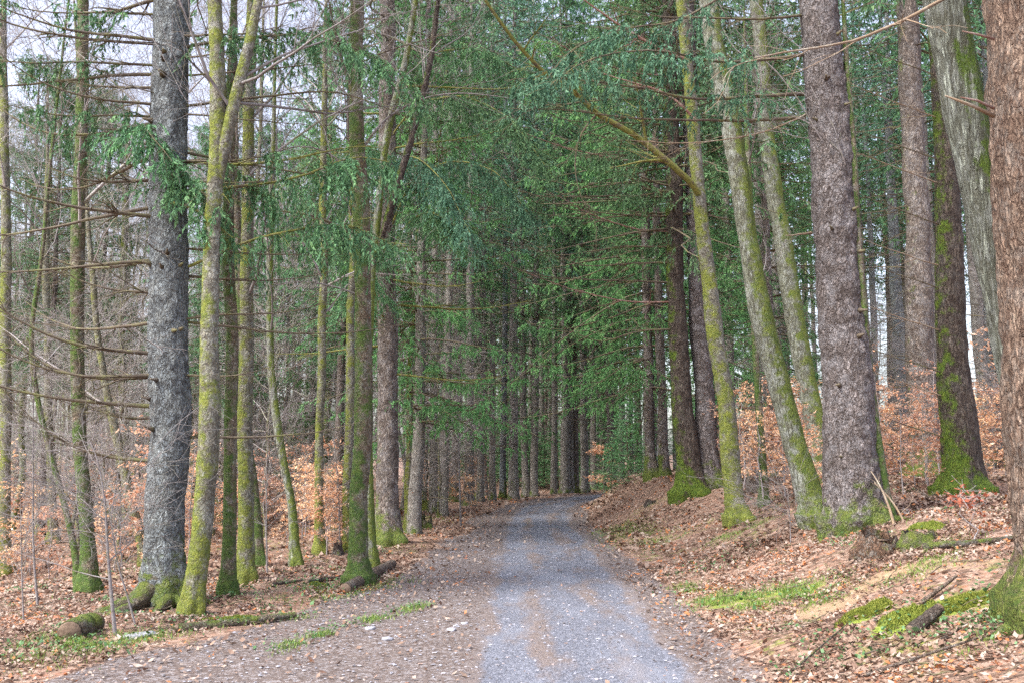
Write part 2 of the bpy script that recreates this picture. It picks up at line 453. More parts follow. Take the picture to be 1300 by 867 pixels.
def floor_mat():
    m, t, b, o = mat('forest_floor')
    N = NT(t); v = N.coord()
    ma = N.n('Attribute'); ma.attribute_name = 'mask'
    sp = N.n('SeparateColor'); N.link(ma.outputs['Color'], sp.inputs[0])
    grav, dirt, sand = sp.outputs[0], sp.outputs[1], sp.outputs[2]
    moss = ma.outputs['Alpha']
    # leaf litter
    cw = N.n('VectorMath', operation='ADD'); nn = N.n('TexNoise'); N.link(v, nn.inputs['Vector']); nn.inputs['Scale'].default_value = 14
    s2 = N.n('VectorMath', operation='SCALE'); N.link(nn.outputs[1], s2.inputs[0]); s2.inputs['Scale'].default_value = .05
    N.link(v, cw.inputs[0]); N.link(s2.outputs[0], cw.inputs[1])
    vc = N.n('TexVoronoi'); N.link(cw.outputs[0], vc.inputs['Vector']); vc.inputs['Scale'].default_value = 17
    sc = N.n('SeparateColor'); N.link(vc.outputs['Color'], sc.inputs[0])
    lit = N.ramp(sc.outputs[0], [(0, (.06, .035, .025)), (.25, (.16, .09, .06)), (.5, (.25, .16, .115)), (.75, (.36, .255, .20)), (1, (.28, .12, .07))])
    big = N.noise(v, .8, 5, .6)
    lit = N.mix(N.ramp(big, [(.35, 0.), (.7, .5)]), lit, (.19, .125, .09))
    fine = N.noise(v, 60, 4, .7)
    # dirt
    d1 = N.ramp(N.noise(v, 9, 8, .75), [(.3, (.060, .042, .036)), (.5, (.115, .088, .078)), (.7, (.185, .15, .14))])
    dstone = N.vor(v, 38, 'F1', 1); dsp = N.n('SeparateColor'); N.link(dstone, dsp.inputs[0])
    d1 = N.mix(N.ramp(dsp.outputs[0], [(.66, 0.), (.8, .6)]), d1, (.29, .27, .28))
    d1 = N.mix(N.ramp(dsp.outputs[1], [(.75, 0.), (.85, .5)]), d1, (.10, .07, .06))
    # gravel
    vg = N.n('TexVoronoi'); N.link(v, vg.inputs['Vector']); vg.inputs['Scale'].default_value = 62
    sg = N.n('SeparateColor'); N.link(vg.outputs['Color'], sg.inputs[0])
    g1 = N.ramp(sg.outputs[0], [(0, (.075, .079, .098)), (.35, (.115, .122, .152)), (.7, (.165, .174, .215)), (1, (.26, .27, .325))])
    g1 = N.mix(N.ramp(vg.outputs['Distance'], [(.35, 0.), (.75, .4)]), g1, (.12, .115, .13))
    vs = N.coord((1.0, .28, 1))
    tan = N.ramp(N.math('ADD', N.noise(vs, 2.2, 7, .68), N.math('MULTIPLY', N.attr('tan'), .30)), [(.52, 0.), (.68, .9)])
    g1 = N.mix(tan, g1, N.mix(.65, g1, (.19, .13, .092)))
    pale = N.ramp(N.noise(vs, 1.3, 5, .6), [(.5, 0.), (.66, .5)])
    g1 = N.mix(pale, g1, (.235, .25, .30))
    s_ = N.ramp(N.noise(v, 14, 5, .7), [(.3, (.20, .125, .075)), (.6, (.34, .235, .145)), (.8, (.42, .32, .21))])
    mo = N.ramp(N.noise(v, 26, 5, .7), [(.3, (.09, .13, .02)), (.6, (.22, .27, .04)), (.8, (.33, .33, .08))])
    # break up the borders of the masks
    br = N.math('MULTIPLY', N.math('SUBTRACT', N.noise(v, 4, 9, .78), .5), 1.7)
    def edge(s, lo=.35, hi=.62):
        return N.ramp(N.math('ADD', s, br), [(lo, 0.), (hi, 1.)])
    col = N.mix(edge(moss), lit, mo)
    col = N.mix(edge(sand), col, s_)
    col = N.mix(edge(dirt), col, d1)
    col = N.mix(edge(grav), col, g1)
    N.link(col, b.inputs['Base Color'])
    rg = N.math('SUBTRACT', .9, N.math('MULTIPLY', edge(grav), .32))
    N.link(rg, b.inputs['Roughness'])
    b.inputs['Specular IOR Level'].default_value = .35
    hgt = N.math('ADD', N.math('MULTIPLY', sc.outputs[1], .5), fine)
    hgt = N.math('ADD', hgt, N.math('MULTIPLY', vg.outputs['Distance'], -.5))
    N.link(N.bump(hgt, .8, .012), b.inputs['Normal'])
    return m
M['floor'] = floor_mat()

def stonemat():
    m, t, b, o = mat('grey_stone')
    N = NT(t); v = N.coord()
    N.link(N.ramp(N.noise(v, 8, 6, .7), [(.3, (.18, .18, .2)), (.6, (.36, .36, .4)), (.8, (.5, .5, .55))]), b.inputs['Base Color'])
    N.link(N.bump(N.noise(v, 20, 5, .7), .7, .01), b.inputs['Normal']); b.inputs['Roughness'].default_value = .7
    return m
M['stone'] = stonemat()

# ------------------------------------------------------------------ ground, road
def seg_d(x, y, pts):
    best = np.full(np.shape(x), 1e9)
    for (ax, ay), (bx, by) in zip(pts[:-1], pts[1:]):
        dx, dy = bx - ax, by - ay
        t = np.clip(((x - ax) * dx + (y - ay) * dy) / (dx * dx + dy * dy + 1e-9), 0, 1)
        best = np.minimum(best, np.hypot(x - ax - t * dx, y - ay - t * dy))
    return best

def wp(*pp):
    return [tuple(gnd(*p)[:2]) for p in pp]
SAND = [(wp((1050, 772), (1110, 742), (1170, 722)), .30), (wp((1190, 722), (1260, 712), (1340, 700)), .17)]
MOSS = [(wp((1090, 782), (1112, 770)), .13), (wp((1130, 800), (1165, 785), (1190, 775)), .16), (wp((1210, 772), (1240, 762)), .12)]
GRASSP = [(wp((930, 765), (1010, 752)), .42, 1.0), (wp((860, 745), (920, 770)), .22, .45), (wp((1020, 770), (1060, 745)), .3, .4),
          (wp((330, 832), (440, 797), (540, 768)), .10, .9), (wp((0, 850), (120, 815), (220, 805)), .35, .35),
          (wp((60, 810), (120, 830)), .3, .5), (wp((380, 760), (420, 752), (500, 735)), .35, .3), (wp((230, 800), (330, 790), (400, 780)), .15, .5),
          (wp((780, 668), (830, 690)), .5, .3), (wp((905, 690), (960, 665)), .4, .25), (wp((505, 665), (540, 655)), .8, .35),
          (wp((1160, 735), (1190, 690)), .3, .3), (wp((1210, 820), (1290, 800)), .3, .25)]

def masks(x, y):
    c = cen(y); sw = slope_w(y)
    nz = fbm(x * .9, y * .45, 0, 21, 4)
    d = np.abs(x - c) / sw
    grav = np.clip(.5 + (0.95 - d + .10 * nz) * 2.6, 0, 1)
    le, re = ledge(y), redge(y)
    dl = (x - le) + .28 * nz; dr = (re - x) / sw + .12 * nz + .12
    dirt = np.clip(.5 + np.minimum(dl, dr) * 2.4, 0, 1)
    sand = np.zeros_like(x)
    for pts, r in SAND:
        sand = np.maximum(sand, np.clip(.5 + (r * (1 + .5 * nz) - seg_d(x, y, pts)) * 4, 0, 1))
    moss = np.zeros_like(x)
    for pts, r in MOSS:
        moss = np.maximum(moss, np.clip(.5 + (r - seg_d(x, y, pts)) * 6, 0, 1))
    for pts, r, s in GRASSP:
        moss = np.maximum(moss, s * .55 * np.clip(.5 + (r - seg_d(x, y, pts)) * 3, 0, 1))
    moss = np.maximum(moss, .34 * np.clip(fbm(x * .5, y * .5, 0, 77, 3) * 1.6, 0, 1) * (1 - dirt))
    dirt2 = dirt * (1 - .0 * moss)
    return np.stack([grav, dirt2, sand, moss], -1)

def tanmask(x, y):
    d = (x - cen(y)) / slope_w(y)
    w_ = .08 * vnoise(y * .5, 0, 0, 31)
    return (np.exp(-((d + .32 + w_) / .13) ** 2) * (.5 + .6 * vnoise(y * .6, 2, 0, 18)) + np.exp(-((d - .42 + w_) / .18) ** 2) * (.35 + .4 * vnoise(y * .45, 5, 0, 8)) + .7 * sstep(.72, .95, np.abs(d)))

def axis(fine_lo, fine_hi, step, lo, hi, g=1.11):
    a = list(np.arange(fine_lo, fine_hi, step))
    s = step
    while a[-1] < hi: s *= g; a.append(a[-1] + s)
    s = step; b = [fine_lo]
    while b[-1] > lo: s *= g; b.append(b[-1] - s)
    return np.array(b[::-1][:-1] + a)

xs = axis(-7, 7.5, .07, -330, 330)
ys = axis(4.5, 22, .08, -120, 420)
X, Y = np.meshgrid(xs, ys)
Z = H(X, Y)
nx, ny = len(xs), len(ys)
idx = np.arange(nx * ny).reshape(ny, nx)
Q = np.stack([idx[:-1, :-1], idx[:-1, 1:], idx[1:, 1:], idx[1:, :-1]], -1).reshape(-1, 4)
mb = MB().add(np.stack([X, Y, Z], -1).reshape(-1, 3), Q)
g = mb.build('ground', M['floor'], extra={'mask': masks(X.ravel(), Y.ravel()), 'tan': tanmask(X.ravel(), Y.ravel())})
g['kind'] = 'structure'; g['label'] = 'leaf covered forest floor rising into a bank beside the road'

yy = axis(5, 30, .10, -20, 95)
tt = np.linspace(-1, 1, 61)
RYg, TT = np.meshgrid(yy, tt, indexing='ij')
RXg = cen(RYg) + TT * 1.15 * slope_w(RYg)
RZg = H(RXg, RYg) + .006 + .004 * fbm(RXg * 9, RYg * 9, 0, 5, 3)
idx = np.arange(RXg.size).reshape(RXg.shape)
Q = np.stack([idx[:-1, :-1], idx[:-1, 1:], idx[1:, 1:], idx[1:, :-1]], -1).reshape(-1, 4)
mb = MB().add(np.stack([RXg, RYg, RZg], -1).reshape(-1, 3), Q)
g = mb.build('road', M['floor'], extra={'mask': masks(RXg.ravel(), RYg.ravel()), 'tan': tanmask(RXg.ravel(), RYg.ravel())})
g['kind'] = 'structure'; g['label'] = 'grey gravel forest road bending behind the bank at its far end'

# ------------------------------------------------------------------ leaf litter, gravel, grass
def tri_leaves(P, size, tilt, rng, bend=.25, aspect=.62):
    """folded diamond leaves: 4 verts, 2 tris"""
    n = len(P)
    a = rng.uniform(0, 2 * math.pi, n)
    T = np.stack([np.cos(a), np.sin(a), rng.normal(0, tilt * 1.3, n)], -1); T = nrm(T)
    S = np.stack([-np.sin(a), np.cos(a), rng.normal(0, tilt, n)], -1); S = nrm(S)
    U = np.cross(T, S)
    L = (size * rng.gamma(7, .14, n))[:, None]
    bd = (bend * rng.uniform(-.3, 1, n))[:, None]
    v0 = P - T * L * .5 + U * L * bd * .5; v1 = P + S * L * .5 * aspect + T * L * .02; v2 = P + T * L * .5 + U * L * bd * .8; v3 = P - S * L * .5 * aspect
    V = np.stack([v0, v1, v2, v3], 1).reshape(-1, 3)
    i = np.arange(n) * 4
    Fc = np.stack([np.stack([i, i + 1, i + 3], -1), np.stack([i + 1, i + 2, i + 3], -1)], 1).reshape(-1, 3)
    return V, Fc

def in_view(x, y, z, mg=60):
    cp, sp = math.cos(PITCH), math.sin(PITCH)
    dz = z - CZ
    dd = y * cp + dz * sp
    u = 650 + F * x / dd; v = 433.5 - F * (dz * cp - y * sp) / dd
    return (dd > .5) & (u > -mg) & (u < 1300 + mg) & (v < 867 + mg)

def scatter(n, y0, y1, rng, xr=None, power=1.0):
    """points in the wedge in front of the camera, density falling with distance"""
    y = y0 + (y1 - y0) * rng.uniform(0, 1, n) ** power
    x = rng.uniform(-.60, .60, n) * (y + 2)
    return x, y

rng = rs(5)
mb = MB()
for (n, y0, y1, sz, pw) in ((190000, 5.5, 16, .045, .8), (130000, 14, 34, .075, .85), (60000, 30, 70, .13, .9)):
    x, y = scatter(n, y0, y1, rng, power=pw)
    mk = masks(x, y)
    dens = fbm(x * 1.3, y * 1.3, 0, 41, 3)
    dirtp = np.clip((mk[:, 1] - .35) * 3, 0, 1)
    edge_band = np.exp(-np.abs(x - ledge(y)) / .9) * .35 + np.exp(-np.abs(x - redge(y)) / .25) * .5
    p = (1 - dirtp) * np.clip(.62 + .95 * dens, .12, 1.2) * (1 - .8 * mk[:, 2]) * (1 - .7 * np.clip(mk[:, 3] * 1.3, 0, 1)) + dirtp * (.012 + edge_band * .4)
    p = p * np.where(mk[:, 0] > .5, .06, 1)
    k = rng.uniform(0, 1, n) < p
    x, y = x[k], y[k]
    z = H(x, y) + rng.uniform(.008, .03, len(x)) + sz * .15
    k = in_view(x, y, z); x, y, z = x[k], y[k], z[k]
    V, Fc = tri_leaves(np.stack([x, y, z], -1), sz, .38, rng)
    tone = np.clip(rng.beta(2.2, 2.0, len(x)) * .92 + (rng.uniform(0, 1, len(x)) < .06) * .6 + .30 * fbm(x * 1.1, y * 1.1, 0, 55, 4), 0, 1)
    mb.add(V, Fc, 0, np.repeat(tone, 4))
g = mb.build('leaf_litter', M['litter'], smooth=False)
g['kind'] = 'stuff'; g['label'] = 'dry tan and brown beech leaves lying on the forest floor'

# loose stones on road
n = 20000
y = rng.uniform(5.5, 26, n); x = rng.uniform(-5.5, 2.6, n)
mk = masks(x, y)
p = np.where(mk[:, 1] > .45, .55, 0) * np.where(mk[:, 0] > .5, 1.0, .7)
k = rng.uniform(0, 1, n) < p; x, y = x[k], y[k]
z = H(x, y) + .006
k = in_view(x, y, z); x, y, z = x[k], y[k], z[k]; n = len(x)
oct_ = np.array([[1, 0, 0], [0, 1, 0], [-1, 0, 0], [0, -1, 0], [0, 0, .75], [.7, .7, .3], [-.7, .6, .35], [-.6, -.7, .3], [.7, -.7, .35]])
tris = np.array([[0, 5, 4], [5, 1, 4], [1, 6, 4], [6, 2, 4], [2, 7, 4], [7, 3, 4], [3, 8, 4], [8, 0, 4]])
ang = rng.uniform(0, 6.28, n); s_ = np.minimum(rng.gamma(3.0, .0030, n) + .003, .020)
R_ = np.stack([np.stack([np.cos(ang), -np.sin(ang)], -1), np.stack([np.sin(ang), np.cos(ang)], -1)], 1)
base = oct_[None] * (1 + rng.uniform(-.25, .25, (n, 9, 1)))
sx = rng.uniform(.7, 1.4, n)
b2 = base[:, :, :2] * np.stack([sx, 1 / sx], -1)[:, None, :]
xy = np.einsum('nij,nkj->nki', R_, b2) * s_[:, None, None]
V = np.concatenate([xy + np.stack([x, y], -1)[:, None, :], (base[:, :, 2] * s_[:, None] * .8 + z[:, None])[:, :, None]], -1)
Fc = (tris[None] + (np.arange(n) * 9)[:, None, None]).reshape(-1, 3)
def pebmat():
    m, t, b, o = mat('pebbles'); N = NT(t)
    N.link(N.ramp(N.attr('rv'), [(0, (.08, .07, .07)), (.3, (.16, .15, .165)), (.6, (.25, .25, .29)), (.85, (.34, .345, .40)), (1, (.27, .18, .14))]), b.inputs['Base Color'])
    b.inputs['Roughness'].default_value = .6
    return m
g = MB().add(V.reshape(-1, 3), Fc, 0, np.repeat(rng.uniform(0, 1, n), 9)).build('gravel', pebmat(), smooth=False)
g['kind'] = 'stuff'; g['label'] = 'loose pebbles lying on the road and the side track'

def blades(x, y, h, wd, rng, tilt=.35):
    n = len(x); z = H(x, y)
    a = rng.uniform(0, 6.28, n)
    S = np.stack([np.cos(a), np.sin(a), 0 * a], -1) * wd
    P = np.stack([x, y, z], -1)
    hh = h * rng.uniform(.5, 1.2, n)
    tipd = np.stack([rng.normal(0, tilt, n) * hh, rng.normal(0, tilt, n) * hh, hh], -1)
    mid = P + tipd * .55 + np.array([0, 0, 1]) * (hh * .08)[:, None]
    V = np.stack([P - S, P + S, mid + S * .7, mid - S * .7, P + tipd], 1).reshape(-1, 3)
    i = np.arange(n) * 5
    return V, np.stack([i, i + 1, i + 2, i + 3], -1), np.stack([i + 3, i + 2, i + 4], -1)

def near_line(pts, r, n, rng):
    pts = np.array(pts); seg = rng.integers(0, len(pts) - 1, n); t = rng.uniform(0, 1, n)[:, None]
    P = pts[seg] * (1 - t) + pts[seg + 1] * t
    return P[:, 0] + rng.normal(0, r * .7, n), P[:, 1] + rng.normal(0, r * .7, n)

mb = MB()
for pts, r, s in GRASSP:
    ln = sum(math.dist(p, q) for p, q in zip(pts[:-1], pts[1:])) + r
    x, y = near_line(pts, r, int(ln * r * 5200 * s) + 60, rng)
    k = fbm(x * 3, y * 3, 0, 9, 2) > -.25; x, y = x[k], y[k]
    V, q4, t3 = blades(x, y, .06, .0035, rng, .5)
    n0 = mb.n
    mb.add(V, q4, 0, np.repeat(rng.uniform(0, 1, len(x)), 5)); mb.Q.append((t3 + n0, 0))
n = 9000
x, y = scatter(n, 6, 30, rng)
mk = masks(x, y); k = (mk[:, 1] < .3) & (fbm(x * .9, y * .9, 0, 91, 3) > .35); x, y = x[k], y[k]
V, q4, t3 = blades(x, y, .07, .004, rng, .5); n0 = mb.n
mb.add(V, q4, 0, np.repeat(rng.uniform(0, 1, len(x)), 5)); mb.Q.append((t3 + n0, 0))
g = mb.build('grass', M['grassm'], smooth=False); g['kind'] = 'stuff'; g['label'] = 'short green grass growing in patches among the leaves'

n = 1500
x, y = scatter(n, 6, 26, rng); mk = masks(x, y); k = (mk[:, 1] < .4); x, y = x[k], y[k]; n = len(x)
a_ = rng.uniform(0, 6.28, n); L_ = rng.uniform(.06, .5, n) ** 1.2; m_ = 5
P = np.zeros((n, m_, 3))
for j in range(m_):
    P[:, j, 0] = x; P[:, j, 1] = y
    P[:, j, 2] = H(x, y) + .035 + rng.uniform(0, .02, n)
    a_ = a_ + rng.normal(0, .25, n); x = x + np.cos(a_) * L_ / m_; y = y + np.sin(a_) * L_ / m_
g = MB().tubes(P, np.linspace(1, .5, m_)[None] * rng.uniform(.003, .009, n)[:, None], 4).build('twig_litter', M['dead_twig'])
g['kind'] = 'stuff'; g['label'] = 'short dead twigs strewn over the leaves'

# low ivy-like leaves
x, y = scatter(60000, 6.5, 24, rng)
mk = masks(x, y)
k = (mk[:, 1] < .25) & (fbm(x * 1.1, y * 1.1, 0, 131, 3) > .52) & (mk[:, 2] < .2)
x, y = x[k], y[k]
gx, gy = [], []
for pts, r, s in GRASSP[:8]:
    a_, b_ = near_line(pts, r * 1.3, int(260 * s), rng); gx.append(a_); gy.append(b_)
for (cx_, cy_, rr_, nn_) in [(*gnd(230, 790)[:2], .6, 150), (*gnd(300, 760)[:2], .6, 200), (*gnd(100, 822)[:2], .7, 110), (*gnd(410, 745)[:2], .6, 240), (*gnd(930, 655)[:2], .5, 160), (*gnd(1110, 690)[:2], .4, 200), (*gnd(1265, 800)[:2], .3, 260)]:
    gx.append(rng.normal(cx_, rr_ * .6, nn_)); gy.append(rng.normal(cy_, rr_ * .6, nn_))
x = np.concatenate([x] + gx); y = np.concatenate([y] + gy)
z = H(x, y) + rng.uniform(.03, .09, len(x))
V, Fc = tri_leaves(np.stack([x, y, z], -1), .030, .5, rng, .1, .8)
g = MB().add(V, Fc, 0, np.repeat(rng.uniform(0, 1, len(x)), 4)).build('ground_cover', M['ivy'], smooth=False)
g['kind'] = 'stuff'; g['label'] = 'low blue green leaves creeping among the dead leaves'

# ------------------------------------------------------------------ plant generators
UP = np.array([0, 0, 1.])

def spawn(P, R, n, tr, ln, ang, m, rr, grav, wob, rng, planar=False, tip=.15, lenfall=0.):
    """children of every polyline in P; returns polylines and radii"""
    N0, m0, _ = P.shape
    pi = np.repeat(np.arange(N0), n)
    K = len(pi)
    t = rng.uniform(tr[0], tr[1], K)
    f = t * (m0 - 1); i = np.clip(f.astype(int), 0, m0 - 2); fr = (f - i)[:, None]
    B = P[pi, i] * (1 - fr) + P[pi, i + 1] * fr
    T = nrm(P[pi, i + 1] - P[pi, i])
    rb = R[pi, i] * (1 - fr[:, 0]) + R[pi, i + 1] * fr[:, 0]
    if planar:
        S = nrm(np.cross(T, UP)) * np.where(rng.uniform(0, 1, K) < .5, 1, -1)[:, None]
        S = nrm(S + rng.normal(0, .25, (K, 3)))
    else:
        S = rng.normal(0, 1, (K, 3)); S = nrm(S - (S * T).sum(-1, keepdims=True) * T)
    an = rng.normal(ang[0], ang[1], K)[:, None]
    D = nrm(np.cos(an) * T + np.sin(an) * S)
    L = rng.uniform(ln[0], ln[1], K) * (1 - lenfall * (t - tr[0]) / (tr[1] - tr[0] + 1e-6))
    pts = [B]
    stp = (L / (m - 1))[:, None]
    for k in range(m - 1):
        D = nrm(D + np.array([0, 0, -grav]) / (m - 1) + rng.normal(0, wob, (K, 3)))
        pts.append(pts[-1] + D * stp)
    P2 = np.stack(pts, 1)
    R2 = (rb * rr)[:, None] * np.linspace(1, tip, m)[None]
    return P2, R2

def needles(mb, P, k, ln, wd, rng, mat_=1, fwd=.55, droop=0.):
    """k needle clumps on each polyline of P"""
    N0, m0, _ = P.shape
    if N0 == 0: return
    pi = np.repeat(np.arange(N0), k)
    K = len(pi)
    t = rng.uniform(.05, 1, K) * (m0 - 1); i = np.clip(t.astype(int), 0, m0 - 2); fr = (t - i)[:, None]
    B = P[pi, i] * (1 - fr) + P[pi, i + 1] * fr
    T = nrm(P[pi, i + 1] - P[pi, i])
    S = rng.normal(0, 1, (K, 3)); S = nrm(S - (S * T).sum(-1, keepdims=True) * T)
    D = nrm(T * fwd + S * .7 + np.array([0, 0, -droop]))
    Wd = nrm(np.cross(D, rng.normal(0, 1, (K, 3)))) * (wd * rng.uniform(.6, 1.2, K))[:, None]
    L = (ln * rng.uniform(.6, 1.3, K))[:, None]
    V = np.stack([B - Wd, B + Wd, B + D * L], 1).reshape(-1, 3)
    tone = np.clip(rng.normal(.45, .2, N0)[pi] + rng.normal(0, .12, K), 0, 1)
    mb.add(V, np.arange(K * 3).reshape(K, 3), mat_, np.repeat(tone, 3))

def arcs(B, az, L, el, sag, lift, m, wob, rng):
    """conifer branches: start at B, azimuth az, first sag down and lift again at the tip"""
    K = len(az); t = np.linspace(0, 1, m)
    dirh = np.stack([np.cos(az), np.sin(az), 0 * az], -1)
    r = L[:, None] * t[None]
    zz = r * np.tan(el)[:, None] - sag[:, None] * L[:, None] * t ** 1.5 + lift[:, None] * L[:, None] * t ** 3
    side = np.stack([-np.sin(az), np.cos(az), 0 * az], -1)
    sw = np.cumsum(rng.normal(0, wob, (K, m)), 1) * L[:, None] / m
    sw[:, 0] = 0
    return B[:, None, :] + dirh[:, None, :] * r[..., None] + UP * zz[..., None] + side[:, None, :] * sw[..., None]

def conifer_crown(seed, Ht, z0, Lmax, near=1, dead_from=None, sag=.45, mats=('dead_twig', 'needle'), nwh=None, dens=1.0, trunk_r=.2):
    rng = rs(seed); mb = MB()
    gap = (.42 if near else .62)
    zs = np.arange(z0, Ht - .3, gap); zs = zs + rng.uniform(-.12, .12, len(zs))
    nb = 5 if near else 5
    zc = np.repeat(zs, nb); K = len(zc)
    az = rng.uniform(0, 6.283, K)
    q = (Ht - zc) / (Ht - z0)
    L = Lmax * np.clip(q * 1.9, 0, 1) ** .8 * rng.uniform(.6, 1.15, K) + .25
    B = np.stack([0 * zc, 0 * zc, zc], -1)
    P = arcs(B, az, L, np.full(K, .05) + .5 * (1 - q) + rng.normal(0, .12, K), sag * rng.uniform(.5, 1.7, K) * (q ** .5), .32 * rng.uniform(.2, 1.4, K), 8, .3, rng)
    R = np.linspace(.018, .004, 8)[None] * (.5 + L / Lmax)[:, None]
    mb.tubes(P, R, 4 if near else 3, 0)
    if near:
        P1, R1 = spawn(P, R, int(14 * dens), (.15, 1), (.35, .95), (1.0, .3), 4, .5, .55, .08, rng, planar=True, lenfall=.6)
        mb.tubes(P1, R1, 3, 0)
        P2, R2 = spawn(P1, R1, 4, (.1, .95), (.15, .42), (.9, .3), 3, .5, 1.2, .08, rng)
        needles(mb, P1, 16, .085, .015, rng, 1, .6, .2)
        needles(mb, P2, 12, .08, .014, rng, 1, .7, .5)
    else:
        P1, R1 = spawn(P, R, int(7 * dens), (.15, 1), (.4, 1.2), (1.0, .3), 3, .5, .8, .08, rng, planar=True, lenfall=.6)
        needles(mb, P1, int(14), .15, .026, rng, 1, .7, .6)
        needles(mb, P, 8, .15, .026, rng, 1, .6, .3)
    if dead_from is not None:
        zc = np.repeat(np.arange(dead_from, z0, .55), 3); K = len(zc); zc = zc + rng.uniform(-.2, .2, K)
        az = rng.uniform(0, 6.283, K); L = rng.uniform(.5, 2.4, K)
        Pd = arcs(np.stack([0 * zc, 0 * zc, zc], -1), az, L, rng.uniform(-.05, .2, K), rng.uniform(.05, .3, K), rng.uniform(0, .2, K), 6, .2, rng)
        Rd = np.linspace(.014, .003, 6)[None] * np.ones((K, 1))
        mb.tubes(Pd, Rd, 3, 0)
        Pt, Rt = spawn(Pd, Rd, 5, (.3, 1), (.15, .6), (.8, .3), 3, .5, .2, .15, rng, planar=True)
        mb.tubes(Pt, Rt, 3, 0)
    return mb

def bare_crown(seed, tips, scale=1.0, fine=1, up=.35):
    """tips: list of (polyline (m,3), radii) of the stems; limbs and twigs grow from them"""
    rng = rs(seed); mb = MB()
    for P0, R0 in tips:
        P0 = P0[None]; R0 = R0[None]
        P1, R1 = spawn(P0, R0, int(18 * scale), (.30, .98), (1.6, 4.5), (.75, .22), 8, .30, -up, .12, rng, lenfall=.5)
        mb.tubes(P1, np.maximum(R1, .006), 5, 0)
        P2, R2 = spawn(P1, R1, 6, (.2, 1), (.7, 2.2), (.7, .25), 6, .5, -.1, .14, rng, lenfall=.4)
        mb.tubes(P2, np.maximum(R2, .0035), 3, 0)
        P3, R3 = spawn(P2, R2, 5, (.2, 1), (.3, 1.1), (.7, .25), 4, .6, -.05, .16, rng)
        mb.tubes(P3, np.maximum(R3, .0025), 3, 0)
        if fine:
            P4, R4 = spawn(P3, R3, 3, (.2, 1), (.15, .5), (.7, .25), 3, .6, 0, .15, rng)
            mb.tubes(P4, np.maximum(R4, .002), 3, 0)
    return mb

def trunk(P, R, k=20, amp=.02, flare=.5, lobes=5, fh=.35, seed=0, fscale=9.0, zsq=.35, dz=.1, sink=.35):
    """one trunk along world/local points P with radii R; rings every dz, bark relief, root flare"""
    P = np.asarray(P, float); R = np.asarray(R, float)
    L = np.concatenate([[0], np.cumsum(np.linalg.norm(np.diff(P, axis=0), axis=1))])
    s = np.arange(-sink, L[-1], dz)
    # finer near the foot, coarse high up
    hi = L[-1]
    s = np.concatenate([np.arange(-sink, min(9, hi), dz), np.arange(min(9, hi), hi, .5)])
    d0 = nrm(P[1] - P[0])
    C = np.stack([np.interp(s, L, P[:, i]) for i in range(3)], -1)
    # smooth the kinks
    win = max(3, int(.9 / dz) | 1)
    nlow = len(np.arange(-sink, min(9, hi), dz))
    if nlow > win * 2:
        ker = np.ones(win) / win
        for i in range(3):
            a_ = np.pad(C[:nlow, i], win // 2, mode='reflect', reflect_type='odd')
            C[:nlow, i] = np.convolve(a_, ker, 'valid')
    neg = s < 0
    C[neg] = C[~neg][0] + d0 * s[neg][:, None]
    r = np.interp(s, L, R)
    th = np.linspace(0, 2 * math.pi, k, endpoint=False)
    rng = rs(seed + 900)
    ph = rng.uniform(0, 6.28)
    h = np.clip(s, 0, None)
    fl = flare * np.exp(-h / fh)
    lob = 1 + .55 * np.cos(lobes * th[None] + ph + .8 * np.sin(th[None] * 2 + ph)) + .25 * np.cos((lobes - 2) * th[None] + 1.3)
    rad = r[:, None] * (1 + fl[:, None] * lob)
    ct, st = np.cos(th)[None], np.sin(th)[None]
    nx_ = r[:, None] * ct; ny_ = r[:, None] * st
    sz = s[:, None] * zsq
    nz = fbm(nx_ * fscale, ny_ * fscale, sz * fscale, seed, 4)
    big = fbm(nx_ * 2.2, ny_ * 2.2, s[:, None] * .8 + 0 * nx_, seed + 50, 3)
    rad = rad + amp * nz + r[:, None] * .09 * big
    C[:, 0] += np.minimum(r * .35, .03) * vnoise(s * .9, 0, 0, seed + 60) * (h > .3); C[:, 1] += .02 * vnoise(s * .9, 3, 0, seed + 61) * (h > .3)
    V = np.stack([C[:, 0:1] + rad * ct, C[:, 1:2] + rad * st, C[:, 2:3] + 0 * rad], -1)
    m = len(s)
    idx = np.arange(m * k).reshape(m, k)
    nxt = np.roll(idx, -1, axis=1)
    Q = np.stack([idx[:-1], nxt[:-1], nxt[1:], idx[1:]], -1).reshape(-1, 4)
    return MB().add(V.reshape(-1, 3), Q)

def moss_tufts(mb, P, n_, rng, h=.03, w_=.006):
    """short upright moss blades scattered at points P"""
    K = len(P)
    D = nrm(rng.normal(0, .5, (K, 3)) + UP)
    S = nrm(np.cross(D, rng.normal(0, 1, (K, 3)))) * w_
    L = (h * rng.uniform(.5, 1.3, K))[:, None]
    mb.add(np.stack([P - S, P + S, P + D * L], 1).reshape(-1, 3), np.arange(K * 3).reshape(K, 3), 0, np.repeat(rng.uniform(0, 1, K), 3))

# ------------------------------------------------------------------ the trees one can tell apart
SEED = [100]
def path_world(pts, base=None, d=None):
    """pts: (px, py, width_px) from the foot up"""
    b = gnd(pts[0][0], pts[0][1]) if base is None else base
    d = b[1] if d is None else d
    W, R = [], []
    for i, (px, py, wpx) in enumerate(pts):
        p = b.copy() if i == 0 else pix(px, py, d)
        W.append(p); R.append(wpx / 2 * depth(p) / F * (.9 if wpx < 34 else .97))
    return np.array(W), np.array(R)

